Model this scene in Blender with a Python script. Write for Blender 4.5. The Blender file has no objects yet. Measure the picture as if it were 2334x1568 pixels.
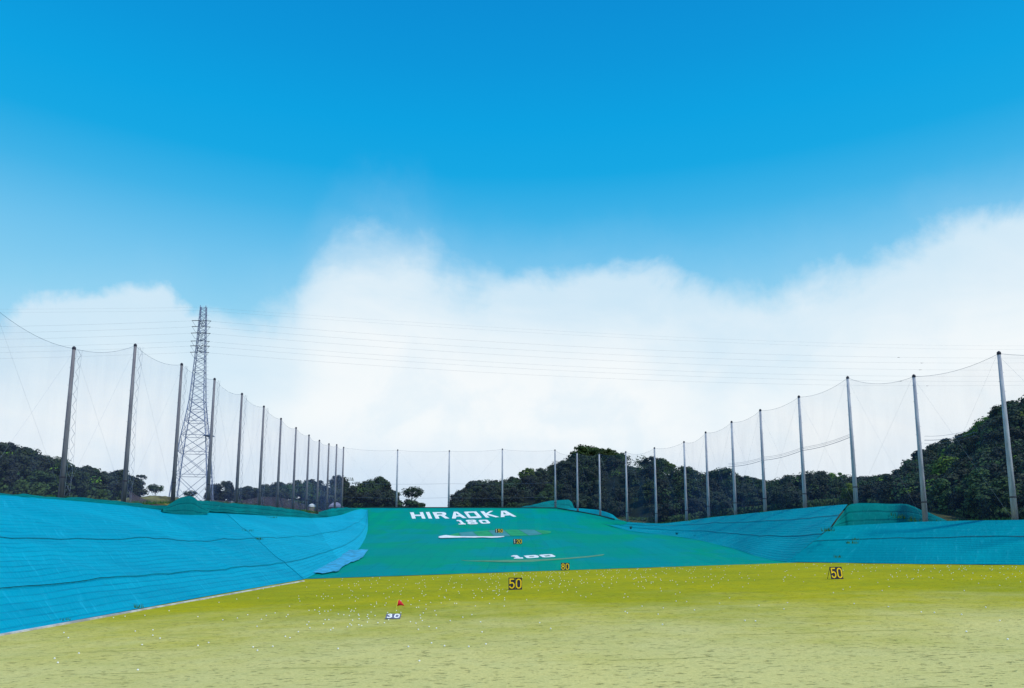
import bpy, bmesh, math, random
from math import sin, cos, tan, pi, sqrt, atan2, radians
from mathutils import Vector, Matrix, noise
from mathutils.geometry import tessellate_polygon

S = bpy.context.scene
C = S.collection
random.seed(7)

# ------------------------------------------------------------------ camera
F, CX, PY = 1700.0, 1167.0, 988.0          # focal length and principal point, in pixels of a 2334 px wide view
PITCH = math.atan(0.148)
H = 2.7
cam_d = bpy.data.cameras.new('camera')
cam = bpy.data.objects.new('camera', cam_d); C.objects.link(cam)
cam_d.sensor_width = 36.0
cam_d.lens = F / 2334.0 * 36.0
cam_d.shift_y = 204.0 / 2334.0
cam_d.clip_end = 5000
cam_d.clip_start = 0.2
cam.location = (0, 0, H)
cam.rotation_euler = (pi / 2 + PITCH, 0, 0)
S.camera = cam

def ray(px, py):
    a = (px - CX) / F; b = (PY - py) / F
    sp, cp = sin(PITCH), cos(PITCH)
    return Vector((a, cp - b * sp, sp + b * cp))
def at(px, py, Y):                          # the point of the place at forward distance Y seen at (px, py)
    d = ray(px, py); s = Y / d.y
    return Vector((d.x * s, Y, H + d.z * s))
def az_el(px, py):
    d = ray(px, py).normalized()
    return math.degrees(atan2(d.x, d.y)), math.degrees(math.asin(d.z))

# ------------------------------------------------------------------ node helpers
class NT:
    def __init__(s, tree): s.t = tree; s.n = tree.nodes; s.l = tree.links
    def new(s, typ, **kw):
        n = s.n.new(typ)
        for k, v in kw.items(): setattr(n, k, v)
        return n
    def put(s, sock, v):
        if v is None: return
        if hasattr(v, 'is_output') or isinstance(v, bpy.types.NodeSocket): s.l.new(v, sock)
        else:
            if isinstance(v, (tuple, list)) and len(v) == 3 and sock.type == 'RGBA': v = (*v, 1)
            sock.default_value = v
    def math(s, op, a, b=None, c=None, clamp=False):
        n = s.new('ShaderNodeMath', operation=op, use_clamp=clamp)
        s.put(n.inputs[0], a); s.put(n.inputs[1], b); s.put(n.inputs[2], c)
        return n.outputs[0]
    def mix(s, f, a, b, mode='MIX'):
        n = s.new('ShaderNodeMix', data_type='RGBA', blend_type=mode)
        s.put(n.inputs[0], f); s.put(n.inputs[6], a); s.put(n.inputs[7], b)
        return n.outputs[2]
    def ramp(s, f, stops, interp='LINEAR'):
        n = s.new('ShaderNodeValToRGB'); r = n.color_ramp; r.interpolation = interp
        while len(r.elements) < len(stops): r.elements.new(0.5)
        for e, (p, c) in zip(r.elements, stops):
            e.position = p
        for e, (p, c) in zip(r.elements, stops):
            e.color = (c, c, c, 1) if isinstance(c, (int, float)) else (*c, 1)
        s.put(n.inputs[0], f); return n.outputs[0]
    def noise(s, vec, scale, detail=4, rough=0.55, dist=0.0):
        n = s.new('ShaderNodeTexNoise'); s.put(n.inputs['Vector'], vec)
        n.inputs['Scale'].default_value = scale; n.inputs['Detail'].default_value = detail
        n.inputs['Roughness'].default_value = rough; n.inputs['Distortion'].default_value = dist
        return n.outputs[0]
    def mapr(s, v, a, b, c=0.0, d=1.0, smooth=True):
        n = s.new('ShaderNodeMapRange', interpolation_type='SMOOTHSTEP' if smooth else 'LINEAR')
        for i, q in enumerate((v, a, b, c, d)): s.put(n.inputs[i], q)
        return n.outputs[0]
    def vscale(s, v, xyz):
        n = s.new('ShaderNodeVectorMath', operation='MULTIPLY'); s.put(n.inputs[0], v); n.inputs[1].default_value = xyz
        return n.outputs[0]

def lin(r, g, b):
    f = lambda c: (c / 255 / 12.92) if c / 255 <= 0.04045 else ((c / 255 + 0.055) / 1.055) ** 2.4
    return (f(r), f(g), f(b))

# ------------------------------------------------------------------ world: sky with a bank of soft cloud
SUN_EL, SUN_DIR = radians(52), Vector((0.62, -0.55, 0))
SUN_DIR.normalize()
sun_vec = Vector((SUN_DIR.x * cos(SUN_EL), SUN_DIR.y * cos(SUN_EL), sin(SUN_EL)))
W = bpy.data.worlds.new('World'); S.world = W; W.use_nodes = True
w = NT(W.node_tree); w.n.clear()
out = w.new('ShaderNodeOutputWorld'); bg = w.new('ShaderNodeBackground')
sky = w.new('ShaderNodeTexSky', sky_type='NISHITA')
sky.sun_disc = False; sky.sun_elevation = SUN_EL
sky.sun_rotation = atan2(SUN_DIR.x, SUN_DIR.y)
sky.dust_density = 1.0
tc = w.new('ShaderNodeTexCoord'); D = tc.outputs['Generated']
sep = w.new('ShaderNodeSeparateXYZ'); w.l.new(D, sep.inputs[0])
az = w.math('MULTIPLY', w.math('ARCTAN2', sep.outputs[0], sep.outputs[1]), 180 / pi)
el = w.math('MULTIPLY', w.math('ARCSINE', sep.outputs[2]), 180 / pi)
# clear sky from the horizon to the zenith
grad = [(1240, (205, 232, 250)), (900, (180, 224, 248)), (740, (140, 210, 243)), (620, (112, 197, 240)), (500, (62, 180, 234)), (400, (14, 169, 230)),
        (290, (0, 163, 228)), (150, (0, 152, 221)), (0, (0, 143, 215))]
stops = [(max(0, az_el(CX, y)[1]) / 90, lin(*c)) for y, c in grad] + [(1.0, lin(0, 104, 190))]
blue = w.ramp(w.math('DIVIDE', el, 90.0, clamp=True), stops)
# height of the cloud top by compass direction
ct = [(0, 775), (90, 752), (180, 706), (250, 688), (330, 680), (385, 692), (425, 738), (500, 744), (580, 726), (650, 690), (725, 575), (775, 520), (850, 518), (950, 525),
      (1010, 575), (1100, 622), (1260, 642), (1400, 622), (1500, 640), (1640, 672), (1760, 668), (1850, 632),
      (2000, 605), (2100, 568), (2200, 522), (2334, 492)]
cs = [(0.0, 0.36), (0.2, 0.52), (0.34, 0.33)]
for x, y in ct:
    a_, e_ = az_el(x, y); cs.append(((a_ + 180) / 360, e_ / 45))
cs += [(0.66, 0.6), (0.8, 0.45), (1.0, 0.36)]
top = w.math('MULTIPLY', w.ramp(w.math('DIVIDE', w.math('ADD', az, 180.0), 360.0), cs, 'EASE'), 45.0)
n1 = w.noise(D, 9.0, 7, 0.6, 0.3)
n2 = w.noise(D, 38.0, 5, 0.6)
n3 = w.noise(w.vscale(D, (1, 1, 2.2)), 3.2, 5, 0.55, 0.6)
e = w.math('SUBTRACT', top, el)
e = w.math('ADD', e, w.math('MULTIPLY', w.math('SUBTRACT', n1, 0.5), 5.5))
e = w.math('ADD', e, w.math('MULTIPLY', w.math('SUBTRACT', n2, 0.5), 1.1))
e = w.math('ADD', e, 1.5)
pxa = lambda x, y=650: (az_el(x, y)[0] + 180) / 360
softness = w.ramp(w.math('DIVIDE', w.math('ADD', az, 180.0), 360.0), [(0.0, 0.4), (pxa(0) - 0.02, 0.15), (pxa(430), 0.10), (pxa(560), 0.35), (pxa(760), 0.6), (pxa(1020), 0.6), (pxa(1200), 0.35), (pxa(1900), 0.3), (pxa(2334), 0.2), (1.0, 0.4)])
edge = w.mapr(e, -0.5, w.math('MULTIPLY', w.math('MULTIPLY', softness, 10.0), w.mapr(n3, 0.36, 0.66, 0.6, 1.2)), 0.0, 1.0)
veil = w.mapr(e, -4.0, 4.0, 0.0, 0.35)
dens = w.math('MAXIMUM', edge, w.math('MULTIPLY', veil, n3))
depth = w.mapr(w.math('ADD', e, w.math('MULTIPLY', w.math('SUBTRACT', n3, 0.5), 16.0)), 0.0, 13.0)
white = w.mix(depth, lin(210, 235, 250), lin(250, 254, 255))
low = w.mapr(w.math('ADD', el, w.math('MULTIPLY', w.math('SUBTRACT', n3, 0.5), 9.0)), 1.0, 9.5)
cloud = w.mix(low, lin(208, 229, 249), white)
cloud = w.mix(w.mapr(n1, 0.46, 0.72, 0, 0.35), cloud, lin(210, 234, 250))
vis = w.mix(w.math('MULTIPLY', dens, 0.97), blue, cloud)
vis10 = w.mix(1.0, vis, (10, 10, 10, 1), 'MULTIPLY')
final = w.mix(0.96, sky.outputs[0], vis10)
final = w.mix(w.mapr(el, -1.5, 0.2), (0.4, 0.6, 0.5, 1), final)
w.l.new(final, bg.inputs[0]); bg.inputs[1].default_value = 0.1
w.l.new(bg.outputs[0], out.inputs[0])

sun_d = bpy.data.lights.new('sun', 'SUN'); sun = bpy.data.objects.new('sun', sun_d); C.objects.link(sun)
sun_d.energy = 2.9; sun_d.angle = radians(4); sun_d.color = (1.0, 0.95, 0.87)
sun.rotation_euler = sun_vec.to_track_quat('Z', 'Y').to_euler()
S.view_settings.view_transform = 'Standard'; S.view_settings.look = 'None'
S.view_settings.gamma = 1; S.view_settings.use_curve_mapping = False
S.view_settings.exposure = 0.0
S.cycles.transparent_max_bounces = 24

# ------------------------------------------------------------------ materials
def material(name):
    m = bpy.data.materials.new(name); m.use_nodes = True
    t = NT(m.node_tree); b = t.n['Principled BSDF']
    b.inputs['Roughness'].default_value = 0.8
    b.inputs['Specular IOR Level'].default_value = 0.25
    return m, t, b
def bump(t, b, h, strength, dist):
    n = t.new('ShaderNodeBump'); n.inputs['Strength'].default_value = strength; n.inputs['Distance'].default_value = dist
    t.put(n.inputs['Height'], h); t.l.new(n.outputs[0], b.inputs['Normal'])
def plain(name, col, rough=0.7, var=0.25, scale=3.0, metal=0.0, spec=0.25):
    m, t, b = material(name)
    geo = t.new('ShaderNodeNewGeometry').outputs['Position']
    n = t.noise(geo, scale, 5)
    dark = tuple(c * (1 - var) for c in col); lite = tuple(min(1, c * (1 + var)) for c in col)
    t.put(b.inputs['Base Color'], t.mix(t.mapr(n, 0.3, 0.7), dark, lite))
    b.inputs['Roughness'].default_value = rough; b.inputs['Metallic'].default_value = metal
    b.inputs['Specular IOR Level'].default_value = spec
    return m

def m_turf():
    m, t, b = material('turf_near_fade')
    P = t.new('ShaderNodeNewGeometry').outputs['Position']
    sp = t.new('ShaderNodeSeparateXYZ'); t.l.new(P, sp.inputs[0])
    big = t.noise(P, 0.10, 4, 0.6); mid = t.noise(P, 0.9, 5, 0.65); fine = t.noise(P, 14, 5, 0.75)
    stretch = t.noise(t.vscale(P, (0.35, 2.2, 1)), 0.8, 5, 0.65)
    col = t.mix(t.mapr(big, 0.35, 0.65), (0.37, 0.36, 0.008), (0.49, 0.43, 0.006))
    col = t.mix(t.mapr(mid, 0.40, 0.72, 0, 0.5), col, (0.27, 0.33, 0.02))
    col = t.mix(t.mapr(stretch, 0.53, 0.72, 0, 0.5), col, (0.37, 0.32, 0.02))
    # whitish fade towards the camera painted into the turf colour, with ragged limits
    near_fade = t.math('ADD', sp.outputs[1], t.math('MULTIPLY', t.math('SUBTRACT', t.noise(P, 0.16, 6, 0.7), 0.5), 34.0))
    col = t.mix(t.mapr(near_fade, 40.0, 14.0, 0.0, 0.58), col, (0.92, 0.80, 0.40))
    # pits and scuffs in the mat
    pits = t.noise(t.vscale(P, (0.7, 1.5, 1)), 5.5, 3, 0.6)
    pit = t.mapr(pits, 0.575, 0.68, 0, 1)
    col = t.mix(t.math('MULTIPLY', pit, 0.62), col, (0.15, 0.135, 0.045))
    seam = t.math('ABSOLUTE', t.math('SUBTRACT', t.math('FRACT', t.math('ADD', t.math('DIVIDE', sp.outputs[1], 4.0), t.math('MULTIPLY', t.noise(P, 0.3, 3), 0.16))), 0.5))
    sm = t.math('MULTIPLY', t.mapr(seam, 0.020, 0.004, 0, 0.55), t.mapr(t.noise(P, 0.5, 4), 0.42, 0.6))
    col = t.mix(sm, col, (0.12, 0.13, 0.02))
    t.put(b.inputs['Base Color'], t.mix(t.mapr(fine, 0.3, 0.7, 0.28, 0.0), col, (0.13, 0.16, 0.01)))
    h = t.math('ADD', t.math('MULTIPLY', fine, 0.25), t.math('SUBTRACT', t.math('MULTIPLY', mid, 1.6), pit))
    bump(t, b, h, 0.65, 0.05)
    b.inputs['Roughness'].default_value = 1.0; b.inputs['Specular IOR Level'].default_value = 0.05
    return m

def m_sheet(name, ca, cb, cseam, stripes, fine_u=3.0, dirt=(0.02, 0.1, 0.1)):
    """shade net in narrow sewn bands: UV.x = metres along, UV.y = 0..1 up the bank"""
    m, t, b = material(name)
    uv = t.new('ShaderNodeUVMap').outputs[0]
    P = t.new('ShaderNodeNewGeometry').outputs['Position']
    sp = t.new('ShaderNodeSeparateXYZ'); t.l.new(uv, sp.inputs[0])
    nb = t.noise(P, 0.12, 4, 0.6); nm = t.noise(P, 1.6, 5, 0.65)
    streak = t.noise(t.vscale(uv, (1.1, 2.2, 1)), 2.2, 6, 0.7)
    col = t.mix(t.mapr(nb, 0.32, 0.68), ca, cb)
    wob = t.math('MULTIPLY', t.math('SUBTRACT', t.noise(P, 0.35, 3), 0.5), 0.3)
    sv = t.math('ADD', t.math('MULTIPLY', sp.outputs[1], stripes), wob)
    fr = t.math('ABSOLUTE', t.math('SUBTRACT', t.math('FRACT', sv), 0.5))
    line = t.mapr(fr, 0.16, 0.03, 0, 1)
    amount = t.mapr(t.noise(P, 0.25, 3), 0.35, 0.7, 0.25, 0.75)
    col = t.mix(t.math('MULTIPLY', line, amount), col, cseam)
    band = t.new('ShaderNodeTexWhiteNoise', noise_dimensions='1D'); t.put(band.inputs['W'], t.math('FLOOR', t.math('ADD', sv, 0.5)))
    col = t.mix(t.math('MULTIPLY', band.outputs[0], 0.16), col, cseam)
    col = t.mix(t.mapr(streak, 0.54, 0.76, 0, 0.55), col, tuple(min(1, c * 1.35 + 0.03) for c in cb))
    col = t.mix(t.mapr(nm, 0.58, 0.8, 0, 0.4), col, dirt)
    info = t.new('ShaderNodeObjectInfo')
    col = t.mix(t.math('MULTIPLY', info.outputs['Random'], 0.16), col, cseam)
    t.put(b.inputs['Base Color'], col)
    h = t.math('ADD', t.math('MULTIPLY', line, -0.8), t.math('MULTIPLY', nm, 1.2))
    h = t.math('ADD', h, t.math('MULTIPLY', streak, 1.6))
    bump(t, b, h, 0.6, 0.08)
    b.inputs['Roughness'].default_value = 0.75
    b.inputs['Specular IOR Level'].default_value = 0.04
    return m

def m_slope():
    m, t, b = material('teal_slope_mat')
    P = t.new('ShaderNodeNewGeometry').outputs['Position']
    sp = t.new('ShaderNodeSeparateXYZ'); t.l.new(P, sp.inputs[0])
    nb = t.noise(P, 0.045, 4, 0.55); nm = t.noise(P, 0.9, 5, 0.65)
    col = t.mix(t.mapr(nb, 0.36, 0.64), (0.0, 0.27, 0.235), (0.0, 0.295, 0.16))
    nb2 = t.noise(t.vscale(P, (1, 0.45, 1)), 0.11, 3, 0.5)
    col = t.mix(t.mapr(nb2, 0.50, 0.58, 0, 0.75), col, (0.0, 0.26, 0.275))
    # rolls of mat laid up the slope
    xx = t.math('ADD', sp.outputs[0], t.math('MULTIPLY', t.noise(P, 0.02, 1), 3.0))
    fr = t.math('ABSOLUTE', t.math('SUBTRACT', t.math('FRACT', t.math('DIVIDE', xx, 1.8)), 0.5))
    line = t.mapr(fr, 0.10, 0.01, 0, 1)
    roll = t.new('ShaderNodeTexWhiteNoise', noise_dimensions='1D'); t.put(roll.inputs['W'], t.math('FLOOR', t.math('ADD', t.math('DIVIDE', xx, 1.8), 0.5)))
    col = t.mix(t.math('MULTIPLY', roll.outputs[0], 0.30), col, (0.0, 0.20, 0.22))
    col = t.mix(t.math('MULTIPLY', line, t.mapr(t.noise(P, 0.12, 3), 0.45, 0.65, 0.0, 0.28)), col, (0.0, 0.15, 0.18))
    fy = t.math('ABSOLUTE', t.math('SUBTRACT', t.math('FRACT', t.math('DIVIDE', t.math('ADD', sp.outputs[1], t.math('MULTIPLY', nb, 2.0)), 11.0)), 0.5))
    col = t.mix(t.mapr(fy, 0.018, 0.004, 0, 0.4), col, (0.0, 0.14, 0.15))
    col = t.mix(t.mapr(nm, 0.5, 0.78, 0, 0.30), col, (0.01, 0.19, 0.17))
    t.put(b.inputs['Base Color'], col)
    bump(t, b, t.math('ADD', t.math('MULTIPLY', line, -0.2), t.math('MULTIPLY', nm, 2.0)), 0.5, 0.08)
    b.inputs['Roughness'].default_value = 0.85; b.inputs['Specular IOR Level'].default_value = 0.02
    return m

def m_net(name, col, a):
    """fine netting: its holes let more light through face-on than at a slant"""
    m, t, b = material(name)
    b.inputs['Base Color'].default_value = (*col, 1); b.inputs['Roughness'].default_value = 1.0
    b.inputs['Specular IOR Level'].default_value = 0.0
    g = t.new('ShaderNodeNewGeometry')
    dt = t.new('ShaderNodeVectorMath', operation='DOT_PRODUCT')
    t.l.new(g.outputs['Normal'], dt.inputs[0]); t.l.new(g.outputs['Incoming'], dt.inputs[1])
    c = t.math('MAXIMUM', t.math('ABSOLUTE', dt.outputs['Value']), 0.12)
    var = t.noise(t.vscale(g.outputs['Position'], (0.5, 0.5, 0.12)), 1.0, 3, 0.5)
    base = t.math('SUBTRACT', 1.0, t.math('MULTIPLY', t.mapr(var, 0.3, 0.75, 0.8, 1.35), a))
    t.put(b.inputs['Alpha'], t.math('SUBTRACT', 1.0, t.math('POWER', base, t.math('DIVIDE', 1.0, c)), clamp=True))
    return m

def m_leaf(name, ca, cb, cc):
    m, t, b = material(name)
    P = t.new('ShaderNodeNewGeometry').outputs['Position']
    info = t.new('ShaderNodeObjectInfo').outputs['Random']
    n = t.noise(P, 0.55, 3, 0.6); nf = t.noise(P, 4.0, 2, 0.6)
    col = t.mix(t.mapr(n, 0.35, 0.65), ca, cb)
    col = t.mix(t.math('MULTIPLY', t.mapr(nf, 0.45, 0.75), 0.5), col, cc)
    hs = t.new('ShaderNodeHueSaturation'); t.put(hs.inputs['Color'], col)
    t.put(hs.inputs['Hue'], t.math('ADD', 0.475, t.math('MULTIPLY', info, 0.05)))
    t.put(hs.inputs['Value'], t.math('ADD', 0.6, t.math('MULTIPLY', info, 0.8)))
    t.l.new(hs.outputs[0], b.inputs['Base Color'])
    b.inputs['Roughness'].default_value = 0.75; b.inputs['Specular IOR Level'].default_value = 0.15
    return m

def m_concrete(name='pole_concrete', k=1.0, warm=(1, 1, 1)):
    m, t, b = material(name)
    P = t.new('ShaderNodeNewGeometry').outputs['Position']
    n = t.noise(t.vscale(P, (3, 3, 0.4)), 1.2, 5, 0.65)
    info = t.new('ShaderNodeObjectInfo').outputs['Random']
    col = t.mix(t.mapr(n, 0.3, 0.7), tuple(c * k * q for c, q in zip((0.27, 0.295, 0.36), warm)), tuple(c * k * q for c, q in zip((0.48, 0.51, 0.58), warm)))
    col = t.mix(t.math('MULTIPLY', info, 0.3), col, (0.2, 0.2, 0.26))
    t.put(b.inputs['Base Color'], col)
    bump(t, b, n, 0.3, 0.02); return m

def m_ground():
    m, t, b = material('rough_ground')
    P = t.new('ShaderNodeNewGeometry').outputs['Position']
    n = t.noise(P, 0.07, 5, 0.6); n2 = t.noise(P, 0.6, 5, 0.7)
    col = t.mix(t.mapr(n, 0.4, 0.6), (0.028, 0.05, 0.014), (0.085, 0.08, 0.032))
    col = t.mix(t.mapr(n2, 0.4, 0.7, 0, 0.7), col, (0.02, 0.034, 0.012))
    t.put(b.inputs['Base Color'], col); bump(t, b, n2, 1.0, 0.5)
    b.inputs['Roughness'].default_value = 1; return m

M = dict(
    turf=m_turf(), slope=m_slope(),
    bank_left=m_sheet('sky_blue_net', (0.0, 0.315, 0.45), (0.0, 0.375, 0.52), (0.0, 0.20, 0.32), 33),
    bank_right=m_sheet('deep_blue_net', (0.0, 0.285, 0.35), (0.0, 0.33, 0.395), (0.0, 0.19, 0.26), 26),
    bank_corner=m_sheet('bright_cyan_net', (0.005, 0.39, 0.55), (0.008, 0.45, 0.62), (0.0, 0.26, 0.36), 33),
    bank_mid=m_sheet('clear_blue_net', (0.002, 0.34, 0.49), (0.003, 0.40, 0.555), (0.0, 0.23, 0.33), 33),
    teal=m_sheet('teal_cover_net', (0.0, 0.16, 0.17), (0.0, 0.24, 0.24), (0.0, 0.09, 0.11), 5),
    flap=plain('blue_liner', (0.03, 0.34, 0.55), 0.7, 0.35, 1.4),
    conc=m_concrete(), conc_dark=m_concrete('dark_pole_concrete', 0.42, (1.1, 1.0, 0.95)), dark=plain('dark_fitting', (0.03, 0.03, 0.05), 0.6),  # second pole concrete: same mix, darker and slightly warmer, for the left row
    kerb=plain('pale_kerb', (0.52, 0.52, 0.54), 0.9, 0.35, 1.2),
    wire=plain('wire', (0.10, 0.14, 0.22), 0.6), stay=plain('stay_wire', (0.22, 0.28, 0.38), 0.6),
    steel=plain('galvanised_steel', (0.19, 0.23, 0.36), 0.55, 0.2, 2.0, 0.1),
    net=m_net('safety_net_mesh', (0.16, 0.24, 0.48), 0.044),
    net_pile=m_net('slack_dark_net', (0.07, 0.06, 0.07), 0.26),
    white=plain('white_marking', (0.80, 0.82, 0.83), 0.8, 0.14, 1.2),
    olive=plain('olive_marking', (0.10, 0.28, 0.16), 0.9, 0.15, 1.0),
    tgreen=plain('target_green', (0.01, 0.31, 0.12), 0.9, 0.2, 0.6),
    tgrey=plain('target_grey', (0.045, 0.25, 0.26), 0.9, 0.15, 0.6),
    board=plain('board_black', (0.022, 0.022, 0.035), 0.5), slate=plain('board_slate', (0.17, 0.18, 0.27), 0.6),
    yellow=plain('number_yellow', (0.80, 0.54, 0.0), 0.5, 0.08), cream=plain('number_cream', (0.88, 0.82, 0.62), 0.5, 0.06),
    red=plain('flag_red', (0.62, 0.02, 0.04), 0.7, 0.15, 8.0), limestick=plain('lime_stick', (0.62, 0.66, 0.06), 0.5),
    ball=plain('ball_white', (0.86, 0.87, 0.88), 0.3, 0.04, 1.0, 0.0, 0.5),
    ground=m_ground(),
    bark=plain('bark', (0.07, 0.055, 0.05), 0.9),
    leaf=m_leaf('dark_leaf', (0.027, 0.036, 0.026), (0.040, 0.058, 0.026), (0.026, 0.025, 0.030)),
    leaf_light=m_leaf('light_leaf', (0.06, 0.12, 0.015), (0.12, 0.19, 0.012), (0.04, 0.08, 0.015)),
    leaf_mid=m_leaf('mid_leaf', (0.028, 0.052, 0.021), (0.05, 0.09, 0.022), (0.022, 0.034, 0.023)),
    hill=m_leaf('hill_scrub', (0.014, 0.024, 0.012), (0.022, 0.038, 0.014), (0.02, 0.02, 0.016)),
    weed=plain('weed_green', (0.03, 0.13, 0.02), 0.9, 0.4, 4), weed_dark=plain('weed_dark', (0.012, 0.05, 0.05), 0.9, 0.4, 4),
    dry=plain('dry_grass', (0.15, 0.14, 0.045), 1.0, 0.6, 0.5),
    seam=plain('seam_cord', (0.0, 0.26, 0.37), 0.8),
    roof=plain('grey_tarp', (0.24, 0.24, 0.34), 0.7), tank=plain('tank_white', (0.72, 0.74, 0.74), 0.5), tank_y=plain('tank_yellow', (0.5, 0.42, 0.12), 0.5),
)

# ------------------------------------------------------------------ object helpers
def link(name, me, parent=None):
    o = bpy.data.objects.new(name, me); C.objects.link(o)
    if parent: o.parent = parent
    return o
def mesh(name, verts, faces, mat=None, uvs=None, smooth=False):
    me = bpy.data.meshes.new(name); me.from_pydata([tuple(v) for v in verts], [], faces)
    if mat: me.materials.append(mat)
    if uvs:
        l = me.uv_layers.new(name='UVMap')
        for lp in me.loops: l.data[lp.index].uv = uvs[lp.vertex_index]
    if smooth:
        for p in me.polygons: p.use_smooth = True
    me.update(); return me
def tag(o, label=None, cat=None, group=None, kind=None):
    if label: o['label'] = label
    if cat: o['category'] = cat
    if group: o['group'] = group
    if kind: o['kind'] = kind
    return o
def empty(name, loc, label=None, cat=None, group=None):
    o = bpy.data.objects.new(name, None); C.objects.link(o); o.location = loc; o.empty_display_size = 0.2
    return tag(o, label, cat, group)
class MB:
    def __init__(s): s.v = []; s.f = []
    def tube(s, pts, rad, seg=6, cap=True):
        pts = [Vector(p) for p in pts]; b0 = len(s.v)
        if not isinstance(rad, (list, tuple)): rad = [rad] * len(pts)
        for i, p in enumerate(pts):
            d = (pts[min(i + 1, len(pts) - 1)] - pts[max(i - 1, 0)])
            if d.length < 1e-9: d = Vector((0, 0, 1))
            d.normalize()
            up = Vector((0, 0, 1)) if abs(d.z) < 0.9 else Vector((0, 1, 0))
            a = d.cross(up).normalized(); b = d.cross(a)
            for k in range(seg):
                t_ = 2 * pi * k / seg
                s.v.append(p + (a * cos(t_) + b * sin(t_)) * rad[i])
        for i in range(len(pts) - 1):
            for k in range(seg):
                k2 = (k + 1) % seg
                s.f.append((b0 + i * seg + k, b0 + i * seg + k2, b0 + (i + 1) * seg + k2, b0 + (i + 1) * seg + k))
        if cap:
            s.f.append(tuple(b0 + k for k in range(seg))[::-1])
            s.f.append(tuple(b0 + (len(pts) - 1) * seg + k for k in range(seg)))
        return s
    def box(s, lo, hi, mat=None):
        b0 = len(s.v)
        for z in (lo[2], hi[2]):
            for x, y in ((lo[0], lo[1]), (hi[0], lo[1]), (hi[0], hi[1]), (lo[0], hi[1])):
                p = Vector((x, y, z)); s.v.append(mat @ p if mat else p)
        s.f += [tuple(b0 + i for i in q) for q in ((3, 2, 1, 0), (4, 5, 6, 7), (0, 1, 5, 4), (1, 2, 6, 5), (2, 3, 7, 6), (3, 0, 4, 7))]
        return s
    def build(s, name, mat, parent=None, origin=None, smooth=False):
        if origin is not None: s.v = [Vector(p) - Vector(origin) for p in s.v]
        return link(name, mesh(name, s.v, s.f, mat, None, smooth), parent)
def nz(x, y, z=0.0): return noise.noise(Vector((x, y, z)))
def lerp(a, b, t): return a + (b - a) * t
def interp(x, tab):
    if x <= tab[0][0]: return tab[0][1]
    for (x0, y0), (x1, y1) in zip(tab, tab[1:]):
        if x <= x1: return y0 + (y1 - y0) * (x - x0) / (x1 - x0)
    return tab[-1][1]

# ------------------------------------------------------------------ lie of the land: turf floor that turns into the far slope
PROF = [(73, 0), (78, 0.22), (91, 1.1), (110, 2.6), (137, 4.6), (152, 6.0), (163, 7.25), (190, 11.75)]
def surf(x, Y):
    wgt = min(1, max(0, (188 - Y) / 115)) if Y > 73 else 1
    Yp = Y - 0.20 * x * wgt
    return interp(Yp, PROF) + 0.026 * x * wgt
def on_surf(px, py):
    d = ray(px, py); Y = 6.0
    while Y < 200:
        s = Y / d.y
        if H + d.z * s <= surf(d.x * s, Y): break
        Y += 0.5
    lo, hi = Y - 0.5, Y
    for _ in range(20):
        m_ = (lo + hi) / 2; s = m_ / d.y
        if H + d.z * s <= surf(d.x * s, m_): hi = m_
        else: lo = m_
    return Vector((d.x * hi / d.y, hi, surf(d.x * hi / d.y, hi)))
def edgeY(x): return 73 + 0.2 * x * 0.97

# pole positions: (x px at mid height, base py, top py, Y)
LEFT = [(1167 - 1700 * 43 / 60.5, 1126, 690, 60.5)] + [(px, b, t_, 43 * 1700 / (1167 - px)) for px, b, t_ in
        ((154, 1132, 789), (295, 1145, 783), (404, 1142, 827), (481, 1142, 861), (545, 1146, 895), (596, 1152, 924), (636, 1157, 952),
         (671, 1160, 973), (701, 1163, 990), (725, 1166, 1002), (747, 1168, 1010), (765, 1164, 1012), (781, 1160, 1018))]
BACK = [(905, 1162, 1024, 191), (1023.5, 1162, 1026, 191), (1145, 1161, 1022, 191), (1265.5, 1163, 1024, 190)]
RIGHT = [(1316, 1175, 1030, 183), (1367, 1181, 1032, 177), (1428, 1189, 1028, 165.5), (1494, 1193, 1019, 153.5), (1562, 1187, 1005, 145.6), (1612, 1179, 983, 135),
         (1672, 1174, 959, 123), (1738.5, 1167, 932, 112), (1828, 1159, 901, 102.5), (1941.5, 1148, 857, 91.3), (2096, 1188, 853, 79), (2295, 1183, 800, 68.5),
         (2640, 1190, 760, 57)]
def pole_xy(p):
    m_ = at(p[0], (p[1] + p[2]) / 2, p[3]); base = at(p[0], p[1], p[3]); tp = at(p[0], p[2], p[3])
    return m_.x, p[3], base.z, tp.z
PL = [pole_xy(p) for p in LEFT]; PB = [pole_xy(p) for p in BACK]; PR = [pole_xy(p) for p in RIGHT]
XR = sorted([(y, x) for x, y, _, _ in PR] + [(190, PB[-1][0])]); XR = [(-20, 75), (20, 68)] + XR + [(191, 8)]
ZL = [(0, 6.0)] + [(y, z) for x, y, z, _ in PL]; ZR = sorted([(-20, 4.0), (20, 4.5)] + [(y, z) for x, y, z, _ in PR] + [(190, 11.6)])

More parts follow.
